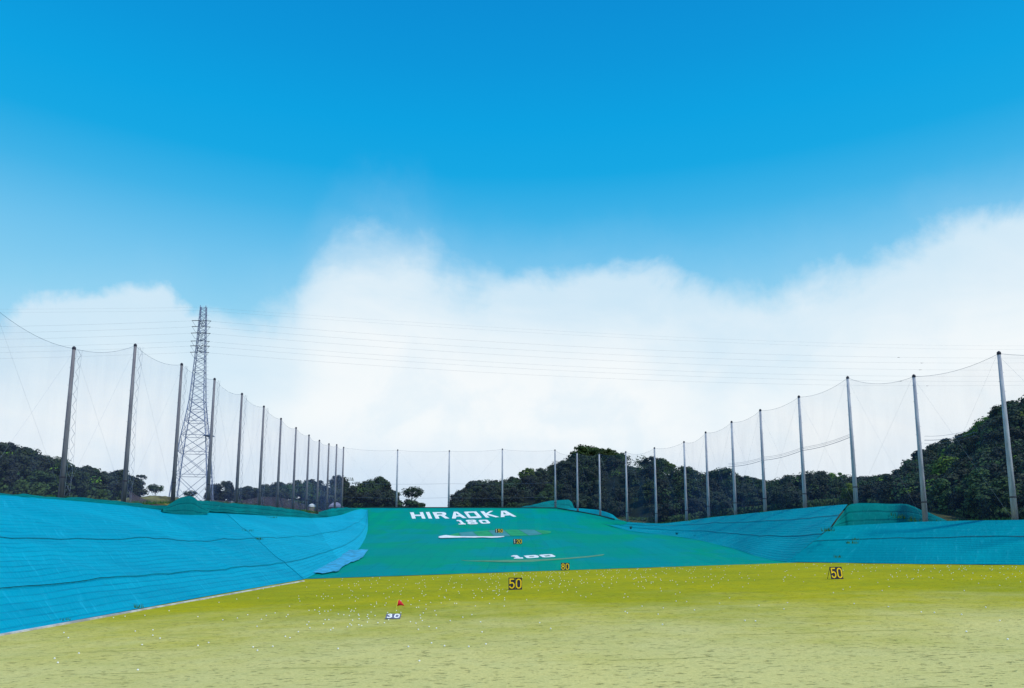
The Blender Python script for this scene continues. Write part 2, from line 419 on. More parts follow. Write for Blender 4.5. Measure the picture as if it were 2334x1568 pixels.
# ------------------------------------------------------------------ ground sheet (rough land round the range)
def ground_h(x, y):
    xr = interp(y, XR); xl = -43.5
    cx_ = 0.5 * (xl + xr)
    d = max(xl - x, x - xr, y - 189.5)              # > 0 outside the range
    plat = interp(y, ZL) if x < cx_ else interp(y, ZR)
    if y > 189: plat = 11.4
    far = max(0.0, d - 3)
    plat = plat - 0.5 - min(6.0, far * 0.035) + 0.25 * nz(x * 0.1, y * 0.1)
    if y < -12: plat = lerp(plat, 1.0, min(1, (-12 - y) / 20)) if abs(x) > 30 else -1.5
    if d >= 0: return plat
    return max(-3.0, plat + d * 1.6)
def axis(a, b, near0, near1, st):
    v = []; x = near0
    while x <= near1: v.append(x); x += st
    k = st
    x = near0
    while x > a: k *= 1.35; x -= k; v.insert(0, x)
    k = st; x = v[-1]
    while x < b: k *= 1.35; x += k; v.append(x)
    return v
xs = axis(-1800, 1800, -130, 130, 2.5); ys = axis(-900, 2600, -30, 300, 2.5)
gv = [(x, y, ground_h(x, y)) for y in ys for x in xs]; nx = len(xs)
gf = [(j * nx + i, j * nx + i + 1, (j + 1) * nx + i + 1, (j + 1) * nx + i) for j in range(len(ys) - 1) for i in range(nx - 1)]
tag(link('ground', mesh('ground', gv, gf, M['ground'], None, True)), kind='structure')

# turf floor
tx = [-24 + i * 1.5 for i in range(68)]; ty = [i / 60 for i in range(61)]
tv = []
for t_ in ty:
    for x in tx:
        Y = lerp(-14, edgeY(min(x, 34)) + 1.0, t_)
        z = 0.026 * x + 0.035 * nz(x * 0.35, Y * 0.35, 3.1) * (1 if Y > 3 else 0)
        tv.append((x, Y, z))
n_ = len(tx)
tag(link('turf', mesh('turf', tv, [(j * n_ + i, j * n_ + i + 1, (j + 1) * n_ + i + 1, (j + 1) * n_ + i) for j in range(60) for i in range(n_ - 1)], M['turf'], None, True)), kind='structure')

# far slope
rows = 90; cols = 60; sv = []; y0l = []
for j in range(rows + 1):
    t_ = j / rows
    for i in range(cols + 1):
        u = i / cols
        Yg = lerp(73, 189.6, t_)
        xl = -43.0; xr = interp(Yg, XR) - 0.6
        x = lerp(xl, xr, u)
        Y = max(Yg, 0)
        if t_ < 0.25:
            Y = lerp(edgeY(x) - 0.15, lerp(73, 189.6, 0.25), t_ / 0.25)
        z = surf(x, Y) + 0.012 + (0.05 * nz(x * 0.25, Y * 0.15, 9) if t_ > 0.02 else 0.02)
        sv.append((x, Y, z))
n_ = cols + 1
sl = tag(link('far_slope', mesh('far_slope', sv, [(j * n_ + i, j * n_ + i + 1, (j + 1) * n_ + i + 1, (j + 1) * n_ + i) for j in range(rows) for i in range(cols)], M['slope'], None, True)), kind='structure')
# dark hem rope along the crest
hem = [at(px, py - 0.5, Y) for px, py, Y in ((838, 1160, 189.4), (905, 1161, 189.4), (1023, 1161, 189.4), (1145, 1161, 189.4), (1268, 1163, 188.8), (1300, 1171, 184), (1330, 1178, 180), (1368, 1185, 174), (1400, 1190, 168))]
hem = [Vector((p.x, p.y, surf(p.x, p.y) + 0.10)) for p in hem]
MB().tube(hem, 0.17, 5).build('hem_rope', M['weed_dark'], sl)

# ------------------------------------------------------------------ banks: ruled sheets of shade net
def catm(p0, p1, p2, p3, t):
    return 0.5 * ((2 * p1) + (p2 - p0) * t + (2 * p0 - 5 * p1 + 4 * p2 - p3) * t * t + (3 * p1 - p0 - 3 * p2 + p3) * t ** 3)
def bank(name, columns, mats, cuts, sub=6, vrows=30, wrinkle=0.10, seam_cols=None, bulge=0.0, side_seams=()):
    """columns: lists of world points, bottom to top. Each cut of the width between two seams is a sheet of its own."""
    root = tag(empty(name, (0, 0, 0)), kind='structure')
    def colpt(c, v):
        if len(c) == 2: return c[0].lerp(c[1], v)
        return c[0].lerp(c[1], v / 0.5) if v < 0.5 else c[1].lerp(c[2], (v - 0.5) / 0.5)
    nc = len(columns)
    def P(ci, t, v):
        q = [colpt(columns[min(max(k, 0), nc - 1)], v) for k in (ci - 1, ci, ci + 1, ci + 2)]
        p = q[1].lerp(q[2], t).lerp(catm(*q, t), 0.45)
        return p
    ulen = [0.0]
    for i in range(nc - 1): ulen.append(ulen[-1] + (colpt(columns[i + 1], .5) - colpt(columns[i], .5)).length)
    seam_cols = seam_cols or list(range(nc))
    for a, b in zip(seam_cols, seam_cols[1:]):
        for k, (v0, v1) in enumerate(zip(cuts, cuts[1:])):
            vs, uv = [], []; m_ = (b - a) * sub; r = max(4, int(vrows * (v1 - v0)))
            for j in range(r + 1):
                v = lerp(v0, v1, j / r)
                for i in range(m_ + 1):
                    ci = min(a + i // sub, nc - 2); t_ = (i - (ci - a) * sub) / sub
                    p = P(ci, t_, v)
                    e1 = min(1.0, 4 * v, 4 * (1 - v))
                    fold = wrinkle * (nz(p.x * 0.22, p.y * 0.22, p.z * 0.5) + 0.5 * nz(p.x * 0.7, p.y * 0.7, 4)) * e1 + bulge * sin(pi * v)
                    edge = 0.07 * (1 - min(1.0, j / 1.5)) if k > 0 else 0.0        # the upper sheet laps over the lower one
                    hemdip = -0.05 * (1 if i in (0, m_) else 0)
                    p = p + Vector((0, -0.25, 0.97)) * (fold + edge + hemdip * 0.3)
                    vs.append(p); uv.append((ulen[ci] + t_ * (ulen[ci + 1] - ulen[ci]), v))
            w_ = m_ + 1
            fs = [(j * w_ + i, j * w_ + i + 1, (j + 1) * w_ + i + 1, (j + 1) * w_ + i) for j in range(r) for i in range(m_)]
            mat = mats(a, k) if callable(mats) else mats
            link('net_sheet', mesh('net_sheet', vs, fs, mat, uv, True), root)
            if a in side_seams:
                MB().tube([vs[j * w_] + Vector((0, 0, 0.03)) for j in range(r + 1)], 0.03, 4).build('seam_rope', M['seam'], root)
            # sewn rope seam at the sheet's top
            if k < len(cuts) - 2:
                top = [vs[r * w_ + i] + Vector((0, 0, 0.02)) for i in range(w_)]
                MB().tube(top, 0.02, 4).build('seam_rope', M['seam'], root)
    return root

def lb(x, Y): return Vector((x, Y, 0.026 * x + 0.03))
def lt(px, py, xx=-41.0): return at(px, py, -xx * 1700 / (1167 - px))
up = Vector((0, 0, 0.04))
LCOL = [
    [lb(-18, -12), Vector((-41, -10, 6.2))],
    [lb(-18, 16), Vector((-41, 20, 6.4))],
    [lb(-18.0, 26), Vector((-41, 44, 6.6))],
    [lb(-18.2, 32), lt(0, 1128)],
    [lb(-18.4, 39), lt(140, 1138)],
    [lb(-18.6, 46), lt(290, 1152)],
    [lb(-18.7, 53), lt(400, 1166)],
    [lb(-18.7, 60), lt(470, 1168)],
    [on_surf(692, 1321) + up, lt(515, 1170)],
    [on_surf(712, 1312) + up, lt(590, 1174)],
    [on_surf(742, 1298) + up, lt(660, 1178)],
    [on_surf(775, 1282) + up, lt(710, 1180)],
    [on_surf(806, 1263) + up, lt(745, 1179, -40.5)],
    [on_surf(822, 1246) + up, at(780, 1173, 174)],
    [on_surf(833, 1226) + up, at(805, 1164, 182)],
    [on_surf(838.5, 1205) + up, at(822, 1160.5, 187)],
    [on_surf(838.5, 1164) + up * 2, at(838.5, 1160, 188.6)],
]
bank('left_bank', LCOL, lambda a, k: M['bank_corner'] if a >= 11 else M['bank_mid'] if a >= 8 else M['bank_left'], [0, 0.17, 0.49, 1.0], 7, 36, 0.22,
     [0, 2, 4, 6, 8, 11, 14, 16], side_seams=(8,))

RB = [
    [on_surf(1369, 1192) + up, at(1367, 1186, 176.0)],
    [on_surf(1433, 1210) + up, at(1428, 1190, 164.5)],
    [on_surf(1508, 1219) + up, at(1506, 1193, 151.0)],
    [on_surf(1581, 1229) + up, at(1566, 1187, 144.0)],
    [on_surf(1633, 1241) + up, at(1616, 1179.5, 133.5)],
    [on_surf(1683, 1254) + up, at(1672, 1174, 122.0)],
    [on_surf(1722, 1267) + up, at(1741, 1166.5, 111.0)],
    [on_surf(1762, 1277) + up, at(1828, 1158, 101.0)],
    [on_surf(1795, 1281.5) + up, at(1892, 1202, 80), at(1932, 1149, 90)],
]
bank('right_bank', RB, M['bank_right'], [0, 0.40, 0.74, 1.0], 6, 30, 0.14, [0, 2, 4, 6, 8])
RL = [
    [on_surf(1795, 1281.5) + up, at(1896, 1200, 80)],
    [on_surf(1930, 1283.5) + up, at(1995, 1194, 78)],
    [on_surf(2080, 1286) + up, at(2095, 1189, 76)],
    [on_surf(2210, 1287) + up, at(2220, 1186, 71)],
    [on_surf(2340, 1288) + up, at(2345, 1184, 66)],
    [Vector((50, 43, 1.33)), Vector((58, 48, 5.2))],
    [Vector((64, 18, 1.7)), Vector((73, 20, 5.2))],
    [Vector((70, -12, 1.85)), Vector((79, -12, 5.2))],
]
bank('front_right_bank', RL, M['bank_right'], [0, 0.58, 1.0], 6, 26, 0.12, [0, 1, 3, 4, 7])

# blue liner flap at the foot of the left bank
def conv(pts, sc, ox, oy): return [((ox + x / sc) / 1.0968, (oy + y / sc) / 1.0968) for x, y in pts]
def decal(name, outer, mat, parent, holes=(), lift=0.05):
    loops = [[Vector(on_surf(*p)) + Vector((0, 0, lift)) for p in lp] for lp in (outer, *holes)]
    tris = tessellate_polygon([[Vector((p.x, p.y, 0)) for p in lp] for lp in loops])
    vs = [p for lp in loops for p in lp]
    me = bpy.data.meshes.new(name)
    bm = bmesh.new(); bv = [bm.verts.new(v) for v in vs]
    for t_ in tris:
        try: bm.faces.new([bv[i] for i in t_])
        except ValueError: pass
    bmesh.ops.recalc_face_normals(bm, faces=bm.faces)
    if sum(f.normal.z for f in bm.faces) < 0: bmesh.ops.reverse_faces(bm, faces=bm.faces)
    ext = bmesh.ops.extrude_face_region(bm, geom=bm.faces[:])
    for v in [g for g in ext['geom'] if isinstance(g, bmesh.types.BMVert)]: v.co.z += 0.0
    for v in bv:
        if v.is_valid: v.co.z -= 0.03
    bm.to_mesh(me); bm.free(); me.materials.append(mat)
    return link(name, me, parent)
fl = conv([(520, 492), (600, 425), (660, 395), (740, 350), (800, 310), (850, 278), (940, 280), (1022, 280), (990, 325), (950, 358), (900, 385), (850, 403), (800, 430), (765, 460), (725, 482), (650, 492), (580, 494)], 3.647, 640, 1300)
rq = random.Random(3); fl = [tuple(a + (b - a) * q + rq.uniform(-1.6, 1.6) * (q > 0) for a, b in zip(p0, p1)) for p0, p1 in zip(fl, fl[1:] + fl[:1]) for q in (0, 0.33, 0.66)]
tag(decal('liner_flap', fl, M['flap'], None, lift=0.16), 'loose deep blue liner flap spread at the foot of the bright left bank', 'liner')

# pale kerb along the foot of the left bank
kp = [(-17.82, -12 + i * 2.0) for i in range(40)]
vs, fs = [], []
for i, (x, y) in enumerate(kp):
    y = min(y, 65.0); x = x + 0.05 * nz(y * 0.6, 1.7); wd = 0.085
    z = 0.026 * x
    for dx, dz in ((-wd, 0.0), (-wd, 0.06), (wd, 0.06), (wd, -0.05)): vs.append((x + dx, y, z + dz))
for i in range(len(kp) - 1):
    if kp[i][1] >= 65: break
    for k in range(3): fs.append((i * 4 + k, i * 4 + k + 1, (i + 1) * 4 + k + 1, (i + 1) * 4 + k))
tag(link('kerb', mesh('kerb', vs, fs, M['kerb'])), kind='structure')

# ------------------------------------------------------------------ markings on the slope
def c1(p): return conv(p, 7.294, 1000, 1260)
def c2(p): return conv(p, 4.8625, 1040, 1320)
def c3(p): return conv(p, 10.609, 1240, 1360)
word = tag(empty('ground_lettering', on_surf(1050, 1175)), 'huge white HIRAOKA lettering laid across the top of the teal slope', 'lettering')
def child_at(o, root):
    o.parent = root; o.matrix_parent_inverse = Matrix.Translation(-Vector(root.location)); return o
L = [
    ([(183, 157), (247, 157), (265, 200), (375, 200), (357, 155), (418, 153), (465, 270), (402, 270), (382, 223), (272, 223), (287, 270), (222, 272)], []),
    ([(470, 153), (533, 150), (587, 270), (523, 270)], []),
    ([(592, 155), (790, 153), (825, 162), (842, 178), (840, 198), (812, 215), (898, 268), (822, 268), (745, 218), (697, 218), (717, 270), (652, 272)], [[(667, 174), (755, 173), (775, 182), (768, 195), (676, 197)]]),
    ([(980, 147), (1047, 147), (1213, 260), (1145, 262), (1093, 232), (1029, 234), (1016, 268), (948, 268)], [[(1020, 166), (1022, 214), (1076, 212)]]),
    ([(1165, 150), (1190, 145), (1390, 140), (1490, 248), (1465, 257), (1275, 263), (1245, 256)], [[(1235, 166), (1345, 161), (1405, 232), (1292, 237)]]),
    ([(1465, 140), (1528, 137), (1567, 176), (1640, 133), (1697, 131), (1606, 181), (1808, 240), (1742, 246), (1582, 203), (1627, 250), (1565, 254)], []),
    ([(1843, 130), (1930, 127), (2120, 232), (2062, 236), (2005, 210), (1907, 214), (1905, 239), (1838, 243)], [[(1886, 148), (1888, 195), (1947, 193)]]),
]
for o_, hs in L: child_at(decal('letter', c1(o_), M['white'], None, [c1(h) for h in hs], 0.09), word)
num = tag(empty('ground_number', on_surf(1080, 1191)), 'white number 180 laid on the slope just below the lettering', 'number')
for o_, hs in [
    ([(1028, 304), (1050, 298), (1108, 298), (1168, 359), (1193, 360), (1198, 376), (1070, 379), (1064, 366), (1112, 362), (1074, 317), (1035, 316)], []),
    ([(1198, 305), (1225, 297), (1350, 293), (1385, 303), (1392, 322), (1372, 333), (1412, 346), (1422, 362), (1390, 372), (1270, 374), (1236, 365), (1228, 346), (1248, 335), (1210, 322)], [[(1252, 311), (1325, 308), (1340, 320), (1268, 325)], [(1276, 345), (1355, 343), (1370, 356), (1292, 360)]]),
    ([(1432, 308), (1455, 297), (1570, 293), (1602, 302), (1646, 345), (1630, 358), (1500, 363), (1475, 355)], [[(1482, 311), (1545, 308), (1590, 343), (1522, 348)]])]:
    child_at(decal('digit', c1(o_), M['white'], None, [c1(h) for h in hs], 0.09), num)
num = tag(empty('ground_number', on_surf(1215, 1269)), 'white blocky number 100 laid on the lower teal slope', 'number')
for o_, hs in [
    ([(400, 330), (460, 312), (560, 310), (640, 370), (710, 370), (722, 395), (480, 397), (475, 381), (528, 373), (490, 346), (405, 343)], []),
    ([(738, 322), (1040, 305), (1110, 320), (1145, 355), (1100, 368), (850, 385), (810, 379)], [[(850, 341), (985, 328), (1040, 345), (897, 362)]]),
    ([(1135, 305), (1200, 295), (1450, 283), (1482, 287), (1577, 335), (1545, 347), (1270, 363), (1230, 357)], [[(1252, 318), (1395, 303), (1465, 333), (1320, 348)]])]:
    child_at(decal('digit', c3(o_), M['white'], None, [c3(h) for h in hs], 0.07), num)
tag(decal('bunker_sheet', c1([(700, 617), (720, 602), (800, 588), (840, 583), (920, 592), (1010, 600), (1150, 604), (1250, 605), (1450, 606), (1700, 606), (1850, 603), (1885, 600), (1905, 608), (1850, 618), (1780, 626), (1650, 631), (1500, 623), (1350, 628), (1250, 627), (1100, 625), (1010, 629), (860, 630), (740, 634), (708, 628)]), M['white'], None, lift=0.17),
    'long thin white sheet like a bunker lying below the striped green', 'target sheet')
tg = tag(empty('target_green', on_surf(1150, 1214)), 'oval target green of alternating green and grey strips', 'target green')
seg = [
    ([(395, 98), (430, 82), (515, 63), (543, 106), (470, 103)], 'tgreen'), ([(522, 62), (600, 54), (688, 48), (757, 104), (650, 107), (550, 107)], 'tgrey'),
    ([(694, 48), (780, 40), (872, 35), (947, 104), (850, 106), (763, 105)], 'tgreen'), ([(878, 35), (970, 30), (1066, 27), (1150, 100), (1060, 103), (953, 104)], 'tgrey'),
    ([(1072, 27), (1160, 24), (1242, 24), (1366, 94), (1270, 98), (1156, 100)], 'tgreen'), ([(1248, 24), (1350, 25), (1442, 28), (1536, 78), (1450, 88), (1372, 94)], 'tgrey'),
    ([(1448, 28), (1530, 30), (1590, 36), (1635, 46), (1646, 57), (1610, 70), (1542, 78)], 'tgreen')]
for o_, mt in seg: child_at(decal('strip', c2(o_), M[mt], None, lift=0.09), tg)
tag(decal('fringe_strip', c2([(550, 395), (640, 402), (850, 400), (1100, 395), (1400, 388), (1700, 378), (1900, 362), (2100, 345), (2290, 322), (2270, 335), (2100, 358), (1900, 375), (1700, 390), (1400, 412), (1150, 420), (950, 415), (700, 408), (600, 404)]), M['olive'], None, lift=0.06),
    'long curved olive strip running under the white 100', 'target strip')

# ------------------------------------------------------------------ number boards
G = {
    '0': [(1, [(0.3 + 0.21 * cos(a), 0.70 + 0.21 * sin(a)) for a in [i * pi / 6 for i in range(7)]] + [(0.3 + 0.21 * cos(a), 0.30 + 0.21 * sin(a)) for a in [pi + i * pi / 6 for i in range(7)]])],
    '5': [(0, [(0.52, 0.915), (0.13, 0.915), (0.13, 0.53), (0.30, 0.60), (0.42, 0.56), (0.50, 0.44), (0.51, 0.30), (0.44, 0.16), (0.30, 0.09), (0.16, 0.14), (0.09, 0.28)])],
    '8': [(1, [(0.3 + 0.18 * cos(a), 0.72 + 0.19 * sin(a)) for a in [i * pi / 6 for i in range(12)]]), (1, [(0.3 + 0.21 * cos(a), 0.30 + 0.21 * sin(a)) for a in [i * pi / 6 for i in range(12)]])],
    '1': [(0, [(0.14, 0.72), (0.30, 0.92), (0.30, 0.08)])],
    'l': [(0, [(0.32, 0.92), (0.32, 0.08)])],
    '2': [(0, [(0.10, 0.68), (0.14, 0.83), (0.30, 0.915), (0.45, 0.84), (0.50, 0.68), (0.42, 0.50), (0.11, 0.085), (0.52, 0.085)])],
    '3': [(0, [(0.10, 0.74), (0.18, 0.88), (0.32, 0.915), (0.46, 0.84), (0.48, 0.68), (0.40, 0.56), (0.26, 0.52)]), (0, [(0.26, 0.521), (0.42, 0.47), (0.51, 0.32), (0.45, 0.16), (0.30, 0.085), (0.16, 0.12), (0.08, 0.26)])],
}
def glyph(ch, w_, h_, th):
    vs, fs = [], []
    for li, (closed, pts) in enumerate(G[ch]):
        n = len(pts); b0 = len(vs); z = 0.003 * li
        P2 = [Vector((x / 0.6 * w_, y * h_)) for x, y in pts]
        for i, p in enumerate(P2):
            a = P2[(i - 1) % n] if (closed or i > 0) else None; b = P2[(i + 1) % n] if (closed or i < n - 1) else None
            d1 = (p - a).normalized() if a is not None else (b - p).normalized()
            d2 = (b - p).normalized() if b is not None else d1
            nn = Vector((-(d1 + d2).y, (d1 + d2).x)); nn.normalize()
            k = th / 2 / max(0.55, nn.dot(Vector((-d1.y, d1.x))))
            for q in (p + nn * k, p - nn * k):
                vs += [(q.x, q.y, z), (q.x, q.y, z + 0.008)]
        for i in range(n if closed else n - 1):
            j = (i + 1) % n; a, b = b0 + i * 4, b0 + j * 4
            fs += [(a + 1, a + 3, b + 3, b + 1), (a, a + 1, b + 1, b), (a + 3, a + 2, b + 2, b + 3)]
    return vs, fs
def number_board(txt, px, py, wpx, hpx, label, yaw=0.0, lean=14, cream_first=False, props=True, feet=0.0):
    base = on_surf(px, py); Y = base.y
    Wd, Hd = wpx / F * Y * 0.99, hpx / F * Y * 1.02
    root = empty('number_board', base, label, 'number board', 'yard number boards on the range')
    root.rotation_euler = (0, 0, radians(yaw))
    n = len(txt); cw = Wd / n
    R = Matrix.Translation((0, 0, feet)) @ Matrix.Rotation(radians(90 - lean), 4, 'X')       # local: x right, y up the board, z towards the tees
    for i, ch in enumerate(txt):
        x0 = -Wd / 2 + i * cw
        p = MB().box((x0 + 0.006, 0, -0.03), (x0 + cw - 0.006, Hd, 0), R).build('digit_panel', M['board'], root)
        vs, fs = glyph(ch, cw * 0.92, Hd * 0.90, cw * 0.175)
        vs = [R @ (Vector(v) + Vector((x0 + cw * 0.04, Hd * 0.05, 0.004))) for v in vs]
        link('digit', mesh('digit', vs, fs, M['cream'] if (cream_first and i == 0) else M['yellow']), p)
    if props:
        for sx in (-1, 1):
            MB().tube([R @ Vector((sx * (Wd / 2 - 0.03), Hd * 0.92, -0.045)), Vector((sx * (Wd / 2 - 0.03), Hd * 0.62, 0.0))], 0.016, 5).build('prop_leg', M['dark'], root)
    if feet > 0:
        for sx in (-0.36, 0.36):
            MB().tube([Vector((sx * Wd, 0.01, -0.02)), Vector((sx * Wd, 0.01, feet + 0.02))], 0.03, 5).build('foot', M['dark'], root)
    MB().box((-Wd / 2, -0.045, 0.0), (Wd / 2, 0.0, 0.03)).build('base_rail', M['dark'], root) if feet == 0 else None
    return root
number_board('50', 1174.5, 1344, 31, 26, 'upright black board with yellow 50, mid turf directly below the 120', 0, 6)
number_board('50', 1909, 1320, 30, 27, 'black board with yellow 50 propped near the right bank', 9, 10)
number_board('80', 1288.5, 1300, 19.5, 16.5, 'small black board with yellow 80 at the far turf edge', 0, 6)
number_board('120', 1180, 1241.5, 20, 11, 'black board reading 120 standing low on the teal slope', 3, 6, True, True, 0.12)
number_board('150', 1137.5, 1216, 18, 9, 'black board reading 150 standing on the striped oval green', 3, 6, True, True, 0.12)

# the 30 plate lying on the turf, and its red flag
b30 = on_surf(895, 1410.5)
pr = empty('number_plate', b30, 'slate plate with white 30 lying tilted on the turf below the red flag', 'number plate')
R30 = Matrix.Rotation(radians(38), 4, 'X'); wd = 33 / F * b30.y; hd = 0.26
sh = Matrix.Identity(4); sh[0][1] = 0.06
pl_ = MB().box((-wd / 2, 0, 0.0), (wd / 2, hd, 0.02), R30 @ sh).build('plate', M['slate'], pr)
for i, ch in enumerate('30'):
    vs, fs = glyph(ch, wd * 0.40, hd * 0.84, 0.046)
    vs = [R30 @ (sh @ (Vector(v) + Vector((-wd / 2 + (0.05 + i * 0.50) * wd, hd * 0.08, 0.023)))) for v in vs]
    link('digit', mesh('digit', vs, fs, M['white']), pr)
for sx in (-1, 1):
    MB().tube([R30 @ Vector((sx * (wd / 2 - 0.03), hd * 0.93, -0.005)), Vector((sx * (wd / 2 - 0.03), hd * 0.84, 0))], 0.012, 5).build('foot', M['dark'], pr)
fb = on_surf(899.5, 1401); fr = empty('flag_stick', fb, 'small red triangular flag on a thin yellow stick', 'flag')
Yf = fb.y; tipv = at(907.5, 1366, Yf) - fb; lowv = at(903.2, 1382.5, Yf) - fb
MB().tube([Vector((0, 0, -0.02)), tipv], 0.015, 6).build('stick', M['limestick'], fr)
tip = at(922.5, 1381, Yf) - fb
fv, ff, N = [], [], 8
for i in range(N + 1):
    t_ = i / N
    a = tipv.lerp(tip, t_) + Vector((0, 0.035 * sin(t_ * 5), 0.05 * sin(pi * t_) * 0.6)); b = lowv.lerp(tip, t_) + Vector((0, 0.035 * sin(t_ * 5 + 0.6), 0.035 * sin(pi * t_)))
    fv += [a, b]
for i in range(N): ff.append((2 * i, 2 * i + 1, 2 * i + 3, 2 * i + 2))
fo = link('cloth', mesh('cloth', fv, ff, M['red'], None, True), fr)
sm = fo.modifiers.new('thick', 'SOLIDIFY'); sm.thickness = 0.006

# ------------------------------------------------------------------ golf balls
ORDW = ['first', 'second', 'third', 'fourth', 'fifth', 'sixth', 'seventh', 'eighth', 'ninth', 'tenth', 'eleventh', 'twelfth', 'thirteenth', 'fourteenth', 'fifteenth', 'sixteenth', 'seventeenth', 'eighteenth', 'nineteenth', 'twentieth']
def number_repeats(items, most=20):
    """(object, px) pairs whose labels repeat get their place counted from the left"""
    d = {}
    for o, px in items: d.setdefault(o['label'], []).append((px, o))
    for lab, l in d.items():
        if 1 < len(l) <= most:
            l.sort(key=lambda q: q[0])
            for k, (px, o) in enumerate(l): o['label'] = lab + ', ' + (ORDW[k] + ' from left' if k < len(l) - 1 else 'rightmost of them')
balls7 = [(18,715),(174,852),(93,875),(49,910),(9,977),(12,1197),(152,1162),(267,1071),(309,1082),(385,1030),(290,869),(276,886),(305,794),(400,745),(391,719),(481,933),(464,958),(490,992),(535,826),(483,831),(580,806),(575,842),(581,862),(596,703),(614,677),(634,702),(657,700),(615,720),(694,714),(707,786),(681,825),(656,838),(626,838),(630,913),(663,913),(615,950),(702,994),(680,1011),(748,1183),(750,864),(800,871),(851,879),(846,812),(872,825),(863,838),(894,835),(908,811),(905,743),(930,721),(910,707),(852,713),(933,866),(938,878),(939,908),(880,919),(856,950),(870,961),(834,979),(937,958),(963,965),(1018,870),(1013,889),(1026,904),(1015,933),(1085,878),(1049,844),(1079,794),(1048,775),(1098,752),(1099,767),(978,692),(1111,937),(1171,938),(1209,911),(1186,761),(1175,782),(1214,705),(1184,718),(1164,674),(1200,847),(1320,846),(1279,828),(1320,744),(1386,744),(1412,776),(1433,716),(1490,742),(1463,803),(1483,801),(1550,820),(1525,852),(1497,870),(1500,897),(1516,922),(1458,946),(1408,931),(1480,1008),(1577,980),(1645,996),(1643,868),(1630,834),(1592,757),(1531,697),(1548,687),(1512,675),(1716,707),(1771,925),(1810,763),(1885,895),(1968,870),(2000,789),(2047,936),(2060,1028),(2096,1138),(1939,1162),(1718,1156),(1600,1130),(1389,1164),(1489,1291),(66,632),(211,603),(461,612),(667,603),(953,630),(1096,656),(1202,625),(1324,651),(1257,592),(1490,577),(1540,601),(1678,636),(1846,657),(1797,621),(1735,652),(1873,615),(1987,673),(2001,695),(1986,711),(2063,709),(2060,655),(2027,630),(2054,641),(2191,675),(2209,693),(2220,686),(2170,716),(2266,711),(2177,648),(2192,625),(2263,789),(552,698),(388,700)]
balls6 = [(889,1020),(980,1010),(1135,1003),(1325,968),(1551,1010),(1716,903),(1856,873),(1941,996),(1861,1023),(1746,1038),(1198,1118),(1060,1128),(1197,1161),(1254,1186),(1113,1236),(1635,1217),(1552,1240),(1984,1255),(500,1138),(535,1180),(618,1304),(427,1347),(453,1378),(1080,1437)]
ballsD = [(1425,1395),(1430,1398),(1512,1388),(1565,1372),(1583,1392),(1787,1390),(1795,1375),(1947,1378),(2025,1384),(2100,1397),(2192,1402),(2203,1442),(2279,1417),(2297,1458),(2130,1398),(1722,1418),(1698,1417),(1510,1425),(1255,1435),(1230,1420),(1500,1401),(1640,1376),(1730,1382),(2247,1385)]
bp = [((640 + x / 3.647) / 1.0968, (1300 + y / 3.647) / 1.0968) for x, y in balls7] + [((x / 3.136) / 1.0968, (1220 + y / 3.136) / 1.0968) for x, y in balls6] + ballsD
rb = random.Random(21)
def far_edge(px): return interp(px, [(700, 1320), (1200, 1304), (1780, 1283), (2334, 1289)])
while len(bp) < 720:
    px = rb.choice([rb.uniform(760, 2334), rb.gauss(1320, 170), rb.gauss(1180, 240), rb.uniform(1300, 2334)])
    if not 740 < px < 2330: continue
    py = far_edge(px) + 2.5 + abs(rb.gauss(0, 1)) * 27
    if rb.random() < 0.16: py = far_edge(px) + rb.uniform(1.2, 5)
    if py > 1385: continue
    bp.append((px, py))
pts = []
for px, py in bp:
    p = on_surf(px, py)
    if p.y > edgeY(p.x) - 0.15: continue
    pts.append((p, px, py))
pts.sort(key=lambda q: q[0].y)
bm = bmesh.new(); bmesh.ops.create_icosphere(bm, subdivisions=2, radius=0.024)
ball_me = bpy.data.meshes.new('golf_ball'); bm.to_mesh(ball_me); bm.free(); ball_me.materials.append(M['ball'])
for p_ in ball_me.polygons: p_.use_smooth = True
def turf_z(x, Y): return 0.026 * x + 0.035 * nz(x * 0.35, Y * 0.35, 3.1)
def ball_label(p, px, py):
    if py > 1440: return 'golf ball in the pale foreground turf ' + ('at far left' if px < 250 else 'at left' if px < 560 else 'near centre' if px < 1300 else 'at right')
    z = 'nearer' if py > 1395 else 'middle-distance' if py > 1362 else 'farther' if py > 1340 else 'far'
    for lim, wd_ in ((400, 'beside the left kerb'), (640, 'off the pale left kerb'), (720, 'well left of the 30 plate'), (780, 'left of the 30 plate'), (830, 'left of the 30 plate, within its cluster'), (870, 'just left of the 30 plate'), (930, 'close by the red flag'),
                    (990, 'right of the red flag'), (1060, 'midway from flag to central 50 board'), (1120, 'left of the central 50 board'), (1175, 'at the left of the 50 board'), (1240, 'just right of the central 50 board'),
                    (1300, 'in front of the 80 board'), (1400, 'right of the 80 board'), (1550, 'below the right slope'), (1700, 'below the right bank'), (1850, 'left of the right 50 board'),
                    (1980, 'around the right 50 board'), (2120, 'right of the right 50 board'), (2234, 'near the right side'), (9999, 'near the right edge')):
        if px < lim: return '%s golf ball %s' % (z, wd_)
rest = MB(); BALLS = []
bm = bmesh.new(); bmesh.ops.create_icosphere(bm, subdivisions=1, radius=0.027)
tv_ = [v.co.copy() for v in bm.verts]; tf_ = [tuple(v.index for v in f.verts) for f in bm.faces]; bm.free()
for i, (p, px, py) in enumerate(pts):
    c = Vector((p.x, p.y, turf_z(p.x, p.y) + 0.024))
    if i < 300:
        o = link('golf_ball', ball_me); o.location = c
        tag(o, ball_label(p, px, py), 'golf ball', 'white golf balls scattered over the turf'); BALLS.append((o, px))
    else:
        b0 = len(rest.v); rest.v += [v * 1.1 + c for v in tv_]; rest.f += [tuple(b0 + k for k in f) for f in tf_]
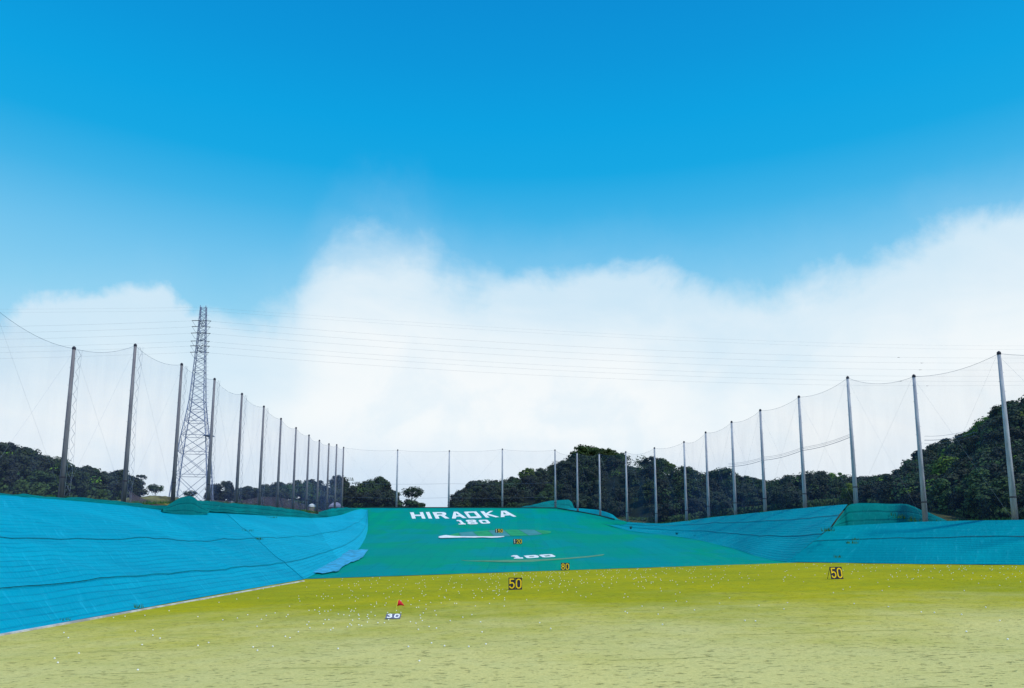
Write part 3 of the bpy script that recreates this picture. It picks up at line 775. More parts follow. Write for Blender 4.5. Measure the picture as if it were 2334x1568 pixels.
tag(rest.build('far_golf_balls', M['ball']), 'many tiny white golf balls strewn along the far turf edge', 'golf balls', None, 'stuff')

number_repeats(BALLS)
# ------------------------------------------------------------------ net poles
def make_pole(x, Y, zb, zt, label, group, mat='conc'):
    h = zt - zb + 0.6
    root = empty('net_pole', (x, Y, zb - 0.6), label, 'pole', group)
    r0, r1 = 0.275, 0.155
    MB().tube([(0, 0, 0), (0, 0, h * 0.5), (0, 0, h - 0.35)], [r0, lerp(r0, r1, .5), r1], 14, True).build('shaft', M[mat], root, None, True)
    MB().tube([(0, 0, h - 0.36), (0, 0, h - 0.33), (0, 0, h - 0.12), (0, 0, h)], [r1 + 0.005, r1 + 0.03, r1 + 0.02, 0.05], 12).build('cap', M['dark'], root, None, True)
    for k, zz in enumerate((0.155,)):
        r = lerp(r0, r1, zz) + 0.025
        MB().tube([(0, 0, h * zz), (0, 0, h * zz + 0.12)], r, 12).build('clamp_band', M['dark'], root)
    b = MB(); zz = 2.6
    while zz < h - 0.8:
        s_ = 1 if int(zz / 0.9) % 2 else -1
        r = lerp(r0, r1, zz / h); b.tube([(s_ * r * 0.8, -0.02, zz), (s_ * (r + 0.13), -0.02, zz)], 0.012, 4); zz += 0.9
    b.build('step_bolts', M['dark'], root)
    return root
ORD = ['first', 'second', 'third', 'fourth', 'fifth', 'sixth', 'seventh', 'eighth', 'ninth', 'tenth', 'eleventh', 'twelfth', 'thirteenth']
for i, p in enumerate(PL):
    lab = 'concrete net pole just outside the left edge on the blue bank' if i == 0 else \
          'tall leaning-looking concrete pole, nearest one on the left bank' if i == 1 else \
          'corner net pole where the left row meets the back row' if i == 13 else \
          'concrete net pole on the left bank, %s from the left edge' % ORD[i - 1]
    if i == 3: lab = 'concrete net pole just left of the lattice pylon'
    if i == 4: lab = 'concrete net pole just right of the lattice pylon'
    make_pole(*p, lab, 'net poles along the left bank', 'conc_dark')
for i, p in enumerate(PB):
    make_pole(*p, ('slim net pole on the crest above the left end of the teal slope', 'slim net pole on the crest above the letter R of the lettering',
                   'slim net pole on the crest above the K of the lettering', 'slim net pole on the crest right of the lettering beside the teal mound')[i], 'net poles along the back crest')
for i, p in enumerate(PR):
    k = len(PR) - 2 - i
    lab = 'concrete net pole just outside the right edge' if k < 0 else 'concrete net pole on the right side, %s from the right edge' % ORD[k]
    if k == 0: lab = 'tallest concrete net pole, nearest the right edge of the photo'
    if k == 1: lab = 'net pole rising at the end of the teal mound on the right'
    if k == 2: lab = 'net pole rising from the peak of the right blue bank'
    make_pole(*p, lab, 'net poles along the right bank')

# ------------------------------------------------------------------ safety nets with cables and stays
def sag_line(a, b, sag, n=10):
    return [a.lerp(b, i / n) - Vector((0, 0, sag * 4 * (i / n) * (1 - i / n))) for i in range(n + 1)]
def net_run(poles, label, sag=0.55, zoff=-0.15, lap=()):
    root = empty('safety_net', (poles[0][0], poles[0][1], poles[0][2]), label, 'safety net', 'safety nets round the range')
    org = Vector(root.location)
    for i, (a, b) in enumerate(zip(poles, poles[1:])):
        A = Vector((a[0], a[1], a[3] - 0.25)); B = Vector((b[0], b[1], b[3] - 0.25))
        a0 = Vector((a[0], a[1], a[2] + zoff)); b0 = Vector((b[0], b[1], b[2] + zoff))
        inw = Vector((-(A - B).normalized().x * 0, 0, 0))
        top = sag_line(A, B, sag * random.uniform(0.7, 1.2))
        MB().tube(top, 0.014, 4).build('top_cable', M['wire'], root, org)
        r = 10; vs, fs = [], []
        for j in range(r + 1):
            for k in range(len(top)):
                base = a0.lerp(b0, k / (len(top) - 1)); p = base.lerp(top[k], j / r)
                bul = 0.18 * sin(pi * j / r) * (0.5 + nz(k * 0.7 + i * 3, j * 0.3)) if 0 < k < len(top) - 1 else 0
                d = (B - A); d.z = 0; d.normalize(); p = p + Vector((-d.y, d.x, 0)) * bul
                vs.append(p - org)
        w_ = len(top)
        fs = [(j * w_ + k, j * w_ + k + 1, (j + 1) * w_ + k + 1, (j + 1) * w_ + k) for j in range(r) for k in range(w_ - 1)]
        link('net_panel', mesh('net_panel', vs, fs, M['net'], None, True), root)
        off = Vector((0, 0.25, 0))
        MB().tube([A + off, b0 + off], 0.0055, 4).build('stay_wire', M['stay'], root, org)
        MB().tube([B + off, a0 + off], 0.0055, 4).build('stay_wire', M['stay'], root, org)
    for pa, pb, rr in lap:
        MB().tube(sag_line(pa, pb, 0.25, 12), rr, 4).build('lap_rope', M['wire'], root, org)
    return root
lapR = []
for (a, b, ya, yb) in (((1941, 995), (1827, 1027), 91, 102), ((1827, 1027), (1738, 1049), 102, 112), ((1738, 1049), (1660, 1063), 112, 124)):
    for d, rr in ((0, 0.03), (-7, 0.016), (-4, 0.014)):
        lapR.append((at(a[0], a[1] + d, ya + 0.4), at(b[0], b[1] + d, yb + 0.4), rr))
for d, rr in ((0, 0.024), (8, 0.012), (-9, 0.012)):
    lapR.append((at(2107, 1003 + d, 79.3), at(2222, 985 + d, 74.5), rr))
net_run(PL, 'very fine see-through net hung along the left row of poles', 0.75)
lapB = [(Vector((PL[-1][0], 191, 14.6 + k)), Vector((PB[1][0], 191.2, 14.4 + k)), 0.02) for k in (0.0, 3.6)] + [(Vector((PB[1][0], 191.2, 14.4 + k)), Vector((PB[3][0], 190.2, 14.6 + k)), 0.02) for k in (0.0, 3.6)]
net_run([PL[-1]] + PB, 'pale see-through net across the back crest above the lettering', 0.35, lap=lapB)
net_run([PB[-1]] + PR, 'fine see-through net hung along the curving right row of poles', 0.7, lap=lapR)

# bunched net hanging beside the left poles: two ropes and the zigzag lacing between them
for i in (1, 2, 3, 4, 5, 6):
    x, Y, zb, zt = PL[i]
    root = empty('gathered_net', (x + 0.55, Y, zb), 'loosely laced rope bundle hanging beside the %s pole of the left row' % ORD[i - 1], 'rope', 'rope bundles beside the left poles')
    hgt = zt - zb - 0.4; wv = 0.26 if i < 3 else 0.16
    lp, rp, zg = [], [], []
    for k in range(27):
        z = hgt * k / 26; c = 0.10 * sin(z * 0.45)
        lp.append((c - wv, 0, z)); rp.append((c + wv, 0, z)); zg.append((c + (wv * 0.75 if k % 2 else -wv * 0.55), 0.02, z))
    MB().tube(lp, 0.010, 4).build('rope', M['stay'], root); MB().tube(rp, 0.010, 4).build('rope', M['stay'], root)
    MB().tube(zg, 0.016, 4).build('lacing', M['wire'], root)

# ------------------------------------------------------------------ teal covers over the bank tops
def cover(name, cols, label, mat=None, wr=0.2, rows=10, sub=5, cat='cover net'):
    nc = len(cols); vs, uv = [], []; m_ = (nc - 1) * sub; k_ = len(cols[0]) - 1; rr = rows * k_
    for j in range(rr + 1):
        s = min(j // rows, k_ - 1); tv = (j - s * rows) / rows
        for i in range(m_ + 1):
            ci = min(i // sub, nc - 2); t_ = (i - ci * sub) / sub
            q = [cols[min(max(c, 0), nc - 1)][s].lerp(cols[min(max(c, 0), nc - 1)][s + 1], tv) for c in (ci - 1, ci, ci + 1, ci + 2)]
            p = catm(*q, t_)
            e1 = 1.0 if 0 < j < rr else 0.25
            f = wr * (nz(p.x * 0.9 + p.y * 0.35, p.y * 0.12, p.z * 0.6) + 0.5 * nz(p.x * 2 + p.y, p.z, 2)) * e1
            vs.append(p + Vector((0.3, -0.6, 0.7)) * f); uv.append((i * 0.7, j / rr))
    w_ = m_ + 1
    fs = [(j * w_ + i, j * w_ + i + 1, (j + 1) * w_ + i + 1, (j + 1) * w_ + i) for j in range(rr) for i in range(m_)]
    o = link(name, mesh(name, vs, fs, mat or M['teal'], uv, True))
    return tag(o, label, cat, 'net covers folded over the bank tops')
def strip_cols(lst, xx=-41.0, back=1.6):
    out_ = []
    for px, lo, hi in lst:
        Y = -xx * 1700 / (1167 - px) - 0.3
        a = at(px, lo, Y); b = at(px + 2, hi, Y + 0.6); c = b + Vector((-1.2, 0.2, -back))
        out_.append([a, b, c])
    return out_
cover('bank_cover', [[Vector((-40.6, 20, 6.3)), Vector((-41.2, 20.5, 6.9)), Vector((-42.4, 20.5, 5.6))], [Vector((-40.6, 44, 6.6)), Vector((-41.2, 44.5, 7.0)), Vector((-42.4, 44.5, 5.6))]] +
      strip_cols([(0, 1129, 1123), (60, 1133, 1125), (125, 1138, 1134), (180, 1143, 1134), (240, 1149, 1139), (300, 1156, 1146), (345, 1159, 1150), (395, 1165, 1154)]),
      'crumpled teal net cover along the left bank top, in front of the nearest pole')
cover('bank_cover', strip_cols([(370, 1166, 1158), (392, 1170, 1144), (412, 1172, 1133), (438, 1174, 1132), (456, 1174, 1148), (476, 1170, 1164)], -39.8),
      'raised teal net mound on the left bank top in front of the pylon', wr=0.08)
cover('bank_cover', strip_cols([(425, 1150, 1135), (470, 1164, 1142), (530, 1169, 1147), (590, 1173, 1152), (650, 1178, 1159), (700, 1181, 1168), (745, 1182, 1176)], -41.0),
      'long crumpled teal net cover on the left bank top right of the pylon')
cover('bank_cover', [[at(px, lo, Y), at(px + 1, hi, Y + 2), at(px + 1, hi + 3, Y + 5)] for px, lo, hi, Y in ((725, 1174, 1168, 160), (745, 1180, 1161, 168), (765, 1180, 1158, 172), (790, 1171, 1157, 180), (812, 1164, 1158, 186), (832, 1160, 1159, 188.5))],
      'striped teal net cover folded at the far left corner', wr=0.25)
cover('bank_cover', [[at(px, lo, Y - 1.2), at(px + 3, hi, Y), at(px + 5, hi + 6, Y + 5)] for px, lo, hi, Y in
      ((1896, 1201, 1198, 80.5), (1915, 1200, 1172, 83), (1938, 1199, 1148, 86), (1985, 1196, 1147, 86), (2040, 1193, 1148.5, 85), (2068, 1191, 1150, 83), (2105, 1190, 1165, 80.5), (2156, 1188, 1186, 77))],
      'large teal net mound behind the front right bank beside the peak', wr=0.10)
cover('bank_cover', [[at(px, lo, Y), at(px, hi, Y + 3), at(px, hi + 6, Y + 8)] for px, lo, hi, Y in
      ((1165, 1161, 1160, 192), (1195, 1162, 1154, 192.5), (1225, 1163, 1148, 193), (1255, 1164, 1141, 193), (1285, 1167, 1139, 193), (1300, 1170, 1141, 193), (1310, 1172, 1158, 192))],
      'low teal net mound behind the crest right of the lettering', wr=0.2)
cover('bank_cover', [[at(px, lo, Y), at(px, hi, Y + 6), at(px, hi + 8, Y + 12)] for px, lo, hi, Y in
      ((1262, 1165, 1156, 192), (1300, 1175, 1158, 188), (1340, 1182, 1160, 183.5), (1370, 1187, 1164, 178), (1392, 1190, 1171, 172), (1410, 1191, 1183, 168), (1440, 1193, 1190, 165))],
      'teal net spread behind the three thin poles right of the lettering', M['bank_right'], wr=0.15)
# grassy knoll behind the left bank, right of the second pole
kn = cover('grassy_knoll', [[at(px, lo, Y), at(px, hi, Y + 5), at(px, hi + 14, Y + 14)] for px, lo, hi, Y in
      ((250, 1156, 1142, 97), (300, 1160, 1133, 100), (335, 1164, 1130, 103), (370, 1168, 1131, 106), (405, 1170, 1134, 110), (445, 1170, 1140, 114), (480, 1172, 1148, 120))],
      '', M['dry'], wr=0.3)
for k_ in ('label', 'category', 'group'):
    if k_ in kn: del kn[k_]
kn['kind'] = 'structure'
# slack dark nets behind the left bank
cover('slack_net', [[at(px, lo, Y), at(px, hi, Y + 3)] for px, lo, hi, Y in ((480, 1147, 1140, 118), (540, 1156, 1142, 128), (600, 1162, 1132, 140), (650, 1168, 1136, 150), (700, 1178, 1152, 160), (745, 1180, 1166, 168))],
      'slack dark purple net lying behind the left bank', M['net_pile'], wr=0.3, cat='slack net')
cover('slack_net', [[at(px, lo, Y), at(px, hi, Y + 3)] for px, lo, hi, Y in ((295, 1143, 1118, 90), (330, 1152, 1138, 96), (370, 1163, 1152, 102), (400, 1163, 1160, 106))],
      'slack dark net sloping down from the second left pole', M['net_pile'], wr=0.3, cat='slack net')
for (px, py, hi, Y, kind) in ((711, 1163, 1148, 166, 0), (764, 1158, 1143, 194, 1)):
    p = at(px, py, Y)
    if kind == 0:
        r = empty('storage_tank', p, 'small tank with white lid and yellow body behind the left bank', 'tank')
        hgt = (py - hi) * Y / F
        MB().tube([(0, 0, -1), (0, 0, hgt * 0.55)], 0.62, 16).build('body', M['tank_y'], r)
        MB().tube([(0, 0, hgt * 0.5), (0, 0, hgt * 0.8), (0, 0, hgt * 0.95), (0, 0, hgt)], [0.75, 0.72, 0.3, 0.05], 16).build('lid', M['tank'], r)
    else:
        r = empty('tarp_shelter', p, 'low grey tarp shelter by the corner pole', 'shelter')
        hgt = (py - hi) * Y / F; b = MB()
        b.v = [Vector(q) for q in ((-1.5, 0, hgt * .45), (1.5, 0, hgt * .35), (1.5, 2, hgt * .35), (-1.5, 2, hgt * .45), (-0.5, 1, hgt), (0.6, 1, hgt * .85), (-1.7, 0, 0.3), (1.75, 0, 0.2), (1.7, 2, .2), (-1.7, 2, .3))]
        b.f = [(0, 1, 5, 4), (2, 3, 4, 5), (1, 2, 5), (3, 0, 4), (6, 7, 1, 0), (9, 6, 0, 3), (7, 8, 2, 1), (8, 9, 3, 2)]
        b.build('tarp', M['roof'], r)
        for sx in (-1.6, 1.6):
            for sy in (0, 2): MB().tube([(sx, sy, -1.5), (sx, sy, 0.5)], 0.05, 5).build('leg', M['steel'], r)

# ------------------------------------------------------------------ lattice pylon and its lines
TY = 160.0
WID = [(697, 12), (784, 18), (912, 31), (950, 40), (1003, 55), (1094, 72), (1150, 82)]
def tz(py): return at(447, py, TY).z
tb = at(439, 1150, TY); TB = Vector((tb.x - 0.3, TY, tz(1156)))
py_root = empty('lattice_pylon', TB, 'tall grey steel lattice pylon rising behind the left bank', 'pylon')
th = radians(12.4)
def corner(py, k):
    w_ = interp(py, WID) / F * TY; sx, sy = ((-1, -1), (1, -1), (1, 1), (-1, 1))[k % 4]
    x, y = sx * w_ / 2, sy * w_ / 2
    return Vector((x * cos(th) - y * sin(th), x * sin(th) + y * cos(th), tz(py) - TB.z))
lev = [1156, 1084, 1032, 994, 962, 936, 914, 895, 878, 862, 847, 833, 820, 808, 797, 786, 775, 765, 755, 745, 736, 727, 718, 710, 702]
for k in range(4):
    MB().tube([corner(p, k) for p in lev] + [corner(698, k)], [0.13 if p > 1000 else 0.10 if p > 850 else 0.085 for p in lev] + [0.08], 5).build('leg', M['steel'], py_root)
for a, b in zip(lev, lev[1:]):
    r = 0.055 if a > 930 else 0.042 if a > 800 else 0.036
    for k in range(4):
        A, B, A2, B2 = corner(a, k), corner(a, k + 1), corner(b, k), corner(b, k + 1)
        MB().tube([A, B2], r, 3, False).build('brace', M['steel'], py_root)
        if a > 700 : MB().tube([B, A2], r, 3, False).build('brace', M['steel'], py_root)
hz = MB()
for q, a in enumerate(lev):
    if a > 900 or q % 2 == 0:
        for k in range(4): hz.tube([corner(a, k), corner(a, k + 1)], 0.05 if a > 900 else 0.04, 4)
    if a in (1156, 1120, 1084, 1032, 994, 962):      # inner secondary bracing
        for k in range(4):
            m1 = corner(a, k).lerp(corner(a, k + 1), 0.5); nxt = lev[min(q + 1, len(lev) - 1)]
            hz.tube([m1, corner(nxt, k).lerp(corner(a, k), 0.35)], 0.035, 3); hz.tube([m1, corner(nxt, k + 1).lerp(corner(a, k + 1), 0.35)], 0.035, 3)
tag(hz.build('horizontal_braces', M['steel'], py_root), kind='stuff')
# step bolts on two outer legs
sb = MB()
for k, sx in ((3, -1), (2, 1)):
    py_ = 1130
    while py_ > 712:
        c = corner(py_, k); sb.tube([c, c + Vector((sx * 0.55, 0, 0))], 0.022, 3); py_ -= 9
tag(sb.build('climbing_pegs', M['steel'], py_root), kind='stuff')
# platform
c0 = corner(996, 1); MB().box((c0.x - 0.2, c0.y - 1.2, c0.z - 0.08), (c0.x + 1.5, c0.y + 1.2, c0.z + 0.08)).tube([(c0.x + 1.4, c0.y - 1.1, c0.z), (c0.x + 1.4, c0.y - 1.1, c0.z + 1.4)], 0.04, 4).tube([(c0.x, c0.y - 1.1, c0.z + 1.4), (c0.x + 1.4, c0.y - 1.1, c0.z + 1.4)], 0.03, 4).build('platform', M['steel'], py_root)
ax = Vector((-sin(th) * 1.0, cos(th), 0)).normalized()
wire_root = empty('power_lines', TB + Vector((0, 0, 35)), 'thin power lines crossing the clouds from the lattice pylon', 'power lines')
worg = Vector(wire_root.location)
f2d = lambda v: v / 1.0968
rows_ = [(801, 811, 884, 895, -1), (816, 827, 899, 907, 1), (832, 843, 915, 925, -1), (852, 863, 933, 940, 1), (864, 876, 945, 953, -1), (880, 891, 958, 963, 1)]
arm_z = []
for yt, yl, ym, yr, side in rows_:
    armtip_Y = TY + side * 2.6
    cxp = 459 + (f2d(yt) - 720) * -0.06
    tipw = at(cxp, f2d(yt), armtip_Y)
    tp = tipw - TB
    inner = Vector((0, side * 0.6, tp.z - 0.3)); inner2 = Vector((0, side * 0.6, tp.z + 1.2))
    am = MB()
    for sx in (-0.5, 0.5): am.tube([inner + Vector((sx, 0, 0)), tp], 0.05, 4)
    am.tube([inner2, tp], 0.045, 4)
    for q in (0.35, 0.7): am.tube([inner.lerp(tp, q) + Vector((-0.5 * (1 - q), 0, 0)), inner.lerp(tp, q) + Vector((0.5 * (1 - q), 0, 0))], 0.035, 4)
    am.build('cross_arm', M['steel'], py_root)
    L0 = at(0, f2d(yl), 163 + side * 2.6) ; R1 = at(f2d(1865), f2d(ym), 181 + side * 2.6); R2 = at(f2d(2560), f2d(yr), 192 + side * 2.6)
    dl = (L0 - tipw).normalized(); dr = (R1 - tipw).normalized()
    for dd in (dl, dr):
        ins = MB(); n = 9
        ptsi, rad = [], []
        for q in range(n * 2 + 1): ptsi.append(tp + dd * (0.3 + q * 0.1)); rad.append(0.11 if q % 2 else 0.04)
        ins.tube(ptsi, rad, 6).build('insulator', M['dark'], py_root)
    # jumper loop under the arm
    MB().tube([tp + dl * 2.0, tp + dl * 1.2 + Vector((0, 0, -1.2)), tp + Vector((0, 0, -1.7)), tp + dr * 1.2 + Vector((0, 0, -1.2)), tp + dr * 2.0], 0.03, 4).build('jumper', M['wire'], py_root)
    def quad(t):                                       # curve through tower, R1, R2, carried on past the frame
        x0, x1, x2 = tipw.x, R1.x, R2.x; x = lerp(x0, x2 + 45, t)
        l0 = (x - x1) * (x - x2) / ((x0 - x1) * (x0 - x2)); l1 = (x - x0) * (x - x2) / ((x1 - x0) * (x1 - x2)); l2 = (x - x0) * (x - x1) / ((x2 - x0) * (x2 - x1))
        return Vector((x, tipw.y * l0 + R1.y * l1 + R2.y * l2, tipw.z * l0 + R1.z * l1 + R2.z * l2))
    MB().tube([quad(q / 30) for q in range(31)], 0.010, 4).build('wire', M['wire'], wire_root, worg)
    L1 = tipw + (L0 - tipw) * 1.9
    MB().tube(sag_line(tipw, L1, 0.5, 16), 0.010, 4).build('wire', M['wire'], wire_root, worg)
    mk = quad(0.68 + 0.01 * side + 0.004 * yt % 0.05)
    MB().tube([mk + Vector((-0.35, 0, 0)), mk + Vector((-0.1, 0, -0.05)), mk + Vector((0.35, 0, 0))], [0.03, 0.05, 0.03], 6).build('damper', M['dark'], wire_root, worg)
for yt, ym, yr, side in ((768, 850, 862, -1), (776, 858, 872, 1)):
    a = at(458, f2d(yt), TY + side * 0.8); b = at(f2d(1865), f2d(ym), 181); c = at(f2d(2560) + 200, f2d(yr), 195)
    pts_ = [a * (1 - t) * (1 - 2 * t) + b * 4 * t * (1 - t) + c * t * (2 * t - 1) for t in [q / 30 for q in range(31)]]
    MB().tube(pts_, 0.008, 4).build('earth_wire', M['stay'], wire_root, worg)
    MB().tube(sag_line(a, at(-400, f2d(yt) + 3, 165), 0.3, 12), 0.008, 4).build('earth_wire', M['stay'], wire_root, worg)
    MB().tube([a - TB + Vector((0, 0, -1.6)), a - TB], 0.07, 5).build('peak', M['steel'], py_root)

# ------------------------------------------------------------------ trees
def crown_mesh(seed, R, Hc, n_clump, n_leaf, leaf, mat, flat=1.0, core=0.8, stubs=False):
    rg = random.Random(seed); vs, fs = [], []
    cl = []
    for i in range(n_clump):
        a = rg.uniform(0, 2 * pi); t_ = rg.random()
        ph = math.acos(1 - 1.75 * t_)                    # mostly upper side
        rr = R * rg.uniform(0.55, 0.85)
        c = Vector((cos(a) * sin(ph) * rr, sin(a) * sin(ph) * rr, cos(ph) * Hc * 0.5 * rg.uniform(0.6, 0.95) * flat))
        cl.append((c, R * rg.uniform(0.17, 0.38)))
    for c, r in cl:
        for k in range(n_leaf):
            d = Vector((rg.gauss(0, 1), rg.gauss(0, 1), rg.gauss(0, 1) + 0.35)); d.normalize()
            p = c + Vector((d.x, d.y, d.z * 0.75)) * r * rg.uniform(0.75, 1.12)
            nrm = (d + Vector((rg.uniform(-.6, .6), rg.uniform(-.6, .6), rg.uniform(-.3, .7)))).normalized()
            u = nrm.orthogonal().normalized(); u.rotate(Matrix.Rotation(rg.uniform(0, 6.28), 3, nrm)); v = nrm.cross(u)
            s = leaf * rg.uniform(0.6, 1.3); b0 = len(vs)
            vs += [p + u * s, p + v * s * 0.6 + nrm * s * 0.15, p - u * s, p - v * s * 0.6 + nrm * s * 0.1]; fs.append((b0, b0 + 1, b0 + 2, b0 + 3))
    if core > 0:
        for c, r in cl:
            b0 = len(vs); n = 6
            rings = [(-0.75, 0.5), (0, 1.0), (0.75, 0.5)]
            for z, q in rings:
                for k in range(n):
                    a = 2 * pi * k / n + z
                    j_ = rg.uniform(0.8, 1.1)
                    vs.append(c + Vector((cos(a) * q * r * core * j_, sin(a) * q * r * core * j_, z * r * core * 0.8)))
            for g in range(2):
                for k in range(n): fs.append((b0 + g * n + k, b0 + g * n + (k + 1) % n, b0 + (g + 1) * n + (k + 1) % n, b0 + (g + 1) * n + k))
            fs.append(tuple(b0 + k for k in range(n))[::-1]); fs.append(tuple(b0 + 2 * n + k for k in range(n)))
    me = mesh('crown', vs, fs, mat)
    return me, cl
def trunk_mesh(seed, Ht, cl, zc, r0=0.22, limbs=7):
    rg = random.Random(seed + 99); b = MB()
    pts_ = [Vector((0, 0, -1.5))]
    for k in range(1, 6): pts_.append(Vector((rg.uniform(-.18, .18) * k * 0.5, rg.uniform(-.18, .18) * k * 0.5, zc * 1.05 * k / 5)))
    b.tube(pts_, [r0 * (1.25 - 0.17 * k) for k in range(6)], 6)
    for c, r in rg.sample(cl, min(limbs, len(cl))):
        s = pts_[rg.choice([2, 3, 4])]; e_ = c + Vector((0, 0, zc)); mid = s.lerp(e_, 0.5) + Vector((0, 0, -0.25))
        b.tube([s, mid, e_], [r0 * 0.5, r0 * 0.34, r0 * 0.15], 4)
    return mesh('trunk', b.v, b.f, M['bark'])
kinds = []
for s in range(7):
    mt = M['leaf'] if s < 4 else M['leaf_mid'] if s < 6 else M['leaf_light']
    R = 3.0; Hc = 4.6 + (s % 3) * 0.5
    cm, cl = crown_mesh(100 + s, R, Hc, 36, 90, 0.23, mt, 1.0, 0.74)
    zc = 3.3
    kinds.append((cm, trunk_mesh(s, 7, cl, zc), zc, zc + Hc * 0.5))
# open, flat topped tree and a spindly one
cm, cl = crown_mesh(301, 2.9, 3.4, 22, 60, 0.22, M['leaf_mid'], 0.8, 0.45); kinds.append((cm, trunk_mesh(31, 7, cl, 5.0, 0.14, 14), 5.0, 6.6))
cm, cl = crown_mesh(302, 1.5, 1.2, 8, 55, 0.16, M['leaf'], 0.6, 0.4); kinds.append((cm, trunk_mesh(32, 7, cl, 5.2, 0.07, 8), 5.2, 5.9))
# low scrub
cm, cl = crown_mesh(303, 2.4, 2.6, 20, 90, 0.22, M['leaf_mid'], 1.0, 0.85); kinds.append((cm, trunk_mesh(33, 4, cl, 1.2, 0.1, 5), 1.2, 2.4))
cm, cl = crown_mesh(304, 2.4, 2.4, 20, 90, 0.22, M['leaf_light'], 1.0, 0.85); kinds.append((cm, trunk_mesh(34, 4, cl, 1.2, 0.1, 5), 1.2, 2.3))
def plant(kind, base, scale, label, group, cat='tree', name='tree', wide=1.0):
    cm, tm, zc, ht = kinds[kind]
    root = empty(name, base, label, cat, group)
    root.rotation_euler = (0, 0, random.uniform(0, 6.28)); root.scale = (scale * wide, scale * wide, scale)
    t_ = link('trunk', tm, root); c = link('crown', cm, root); c.location = (0, 0, zc)
    return root

# hills as real slopes: (px, skyline py, ridge Y, foot py, foot Y)
def hill_surface(name, cols, tree_h, sub=6):
    cols = [(px, at(px, fp, fy), at(px, sp, ry) - Vector((0, 0, tree_h)), sp) for px, sp, ry, fp, fy in cols]
    vs = []; rws = 10; n = (len(cols) - 1) * sub + 1
    def cp(i):
        c = min(i // sub, len(cols) - 2); t_ = (i - c * sub) / sub
        return cols[c][1].lerp(cols[c + 1][1], t_), cols[c][2].lerp(cols[c + 1][2], t_)
    for j in range(rws + 7):
        for i in range(n):
            f_, r_ = cp(i)
            if j <= rws:
                t_ = j / rws; p = f_.lerp(r_, t_); p.z += (r_.z - f_.z) * 0.10 * sin(pi * t_) + 0.35 * nz(p.x * 0.1, p.y * 0.1)
            else:
                k = j - rws; dv = (r_ - f_); dv.z = 0
                if dv.length < 1: dv = Vector((0, 1, 0))
                p = r_ + dv.normalized() * k * 9 - Vector((0, 0, 0.33 * k * k + 0.6 * k))
            vs.append(p)
    fs = [(j * n + i, j * n + i + 1, (j + 1) * n + i + 1, (j + 1) * n + i) for j in range(rws + 6) for i in range(n - 1)]
    tag(link(name, mesh(name, vs, fs, M['hill'], None, True)), kind='structure')
    return cols, cp, sub
POLE_PX = sorted([(p[0], i) for i, p in enumerate(LEFT[1:] + BACK + RIGHT[:-1])])
def where(px, t_):
    return 'skyline' if t_ > 0.88 else 'upper-slope' if t_ > 0.62 else 'mid-slope' if t_ > 0.35 else 'lower-slope' if t_ > 0.12 else 'foot-of-slope'
def side_words(px):
    xs_ = [p[0] for p in LEFT[1:]]
    if px < 154: return 'left of the nearest left pole'
    if px < 781:
        k = max(i for i, x in enumerate(xs_) if x <= px)
        return 'between the %s and %s left poles' % (ORDW[k], ORDW[k + 1])
    if px < 1265:
        k = int((px - 781) / 121); return ('right of the corner pole', 'in the sky gap behind the crest', 'above the A of the lettering', 'above the last letters')[min(k, 3)]
    r = [x for x in sorted(p[0] for p in RIGHT[:-1]) if x > px]
    if not r: return 'right of the nearest right pole'
    k = len(r)
    return 'between the %s and %s right poles' % (ORDW[k - 1], ORDW[k]) if k < 12 else 'left of the twelfth right pole'
TREES = []
def forest(cp_pack, density, kinds_w, scale, group, hill_word, jit=1.0, foot_scrub=True, th_=7.0, rowsp=5.0):
    cols, cp, sub = cp_pack; n = (len(cols) - 1) * sub
    cnt = 0
    length = sum(((cols[i + 1][1] + cols[i + 1][2]) / 2 - (cols[i][1] + cols[i][2]) / 2).length for i in range(len(cols) - 1))
    m_ = int(length / density)
    sl_ = sum((c[2] - c[1]).length for c in cols) / len(cols); nr = max(2, int(sl_ / rowsp))
    for j in range(nr + 1):
        for k in range(m_ + 1):
            t_ = min(1, max(0.0, (j + random.uniform(-.3, .3) * jit) / nr)); u = (k + random.uniform(-.42, .42) + (0.5 if j % 2 else 0)) / m_
            if j == nr: t_ = 1.0
            if not 0 <= u <= 1: continue
            x = u * n; i = min(int(x), n - 1); f0, r0 = cp(i); f1, r1 = cp(i + 1); q = x - i
            f_ = f0.lerp(f1, q); r_ = r0.lerp(r1, q); p = f_.lerp(r_, t_); p.z += (r_.z - f_.z) * 0.10 * sin(pi * t_) - 0.3
            px = lerp(cols[min(int(x) // sub, len(cols) - 2)][0], cols[min(int(x) // sub, len(cols) - 2) + 1][0], (x - (int(x) // sub) * sub) / sub) if x < n else cols[-1][0]
            kd = random.choices(list(kinds_w), list(kinds_w.values()))[0]
            sc = scale * random.uniform(0.78, 1.12) * (th_ / 7.0)
            if t_ > 0.9: p.z -= random.uniform(0, 1.3)
            sz = 'broad' if sc > scale * 1.0 else 'small'
            tone = 'pale' if kd in (6, 10) else 'green' if kd in (4, 5, 9) else 'dark'
            TREES.append((plant(kd, p, sc, '%s %s %s tree %s' % (sz, tone, where(px, t_), side_words(px)), group, wide=random.uniform(0.95, 1.25)), p.x / p.y))
            cnt += 1
    return cnt
total = 0
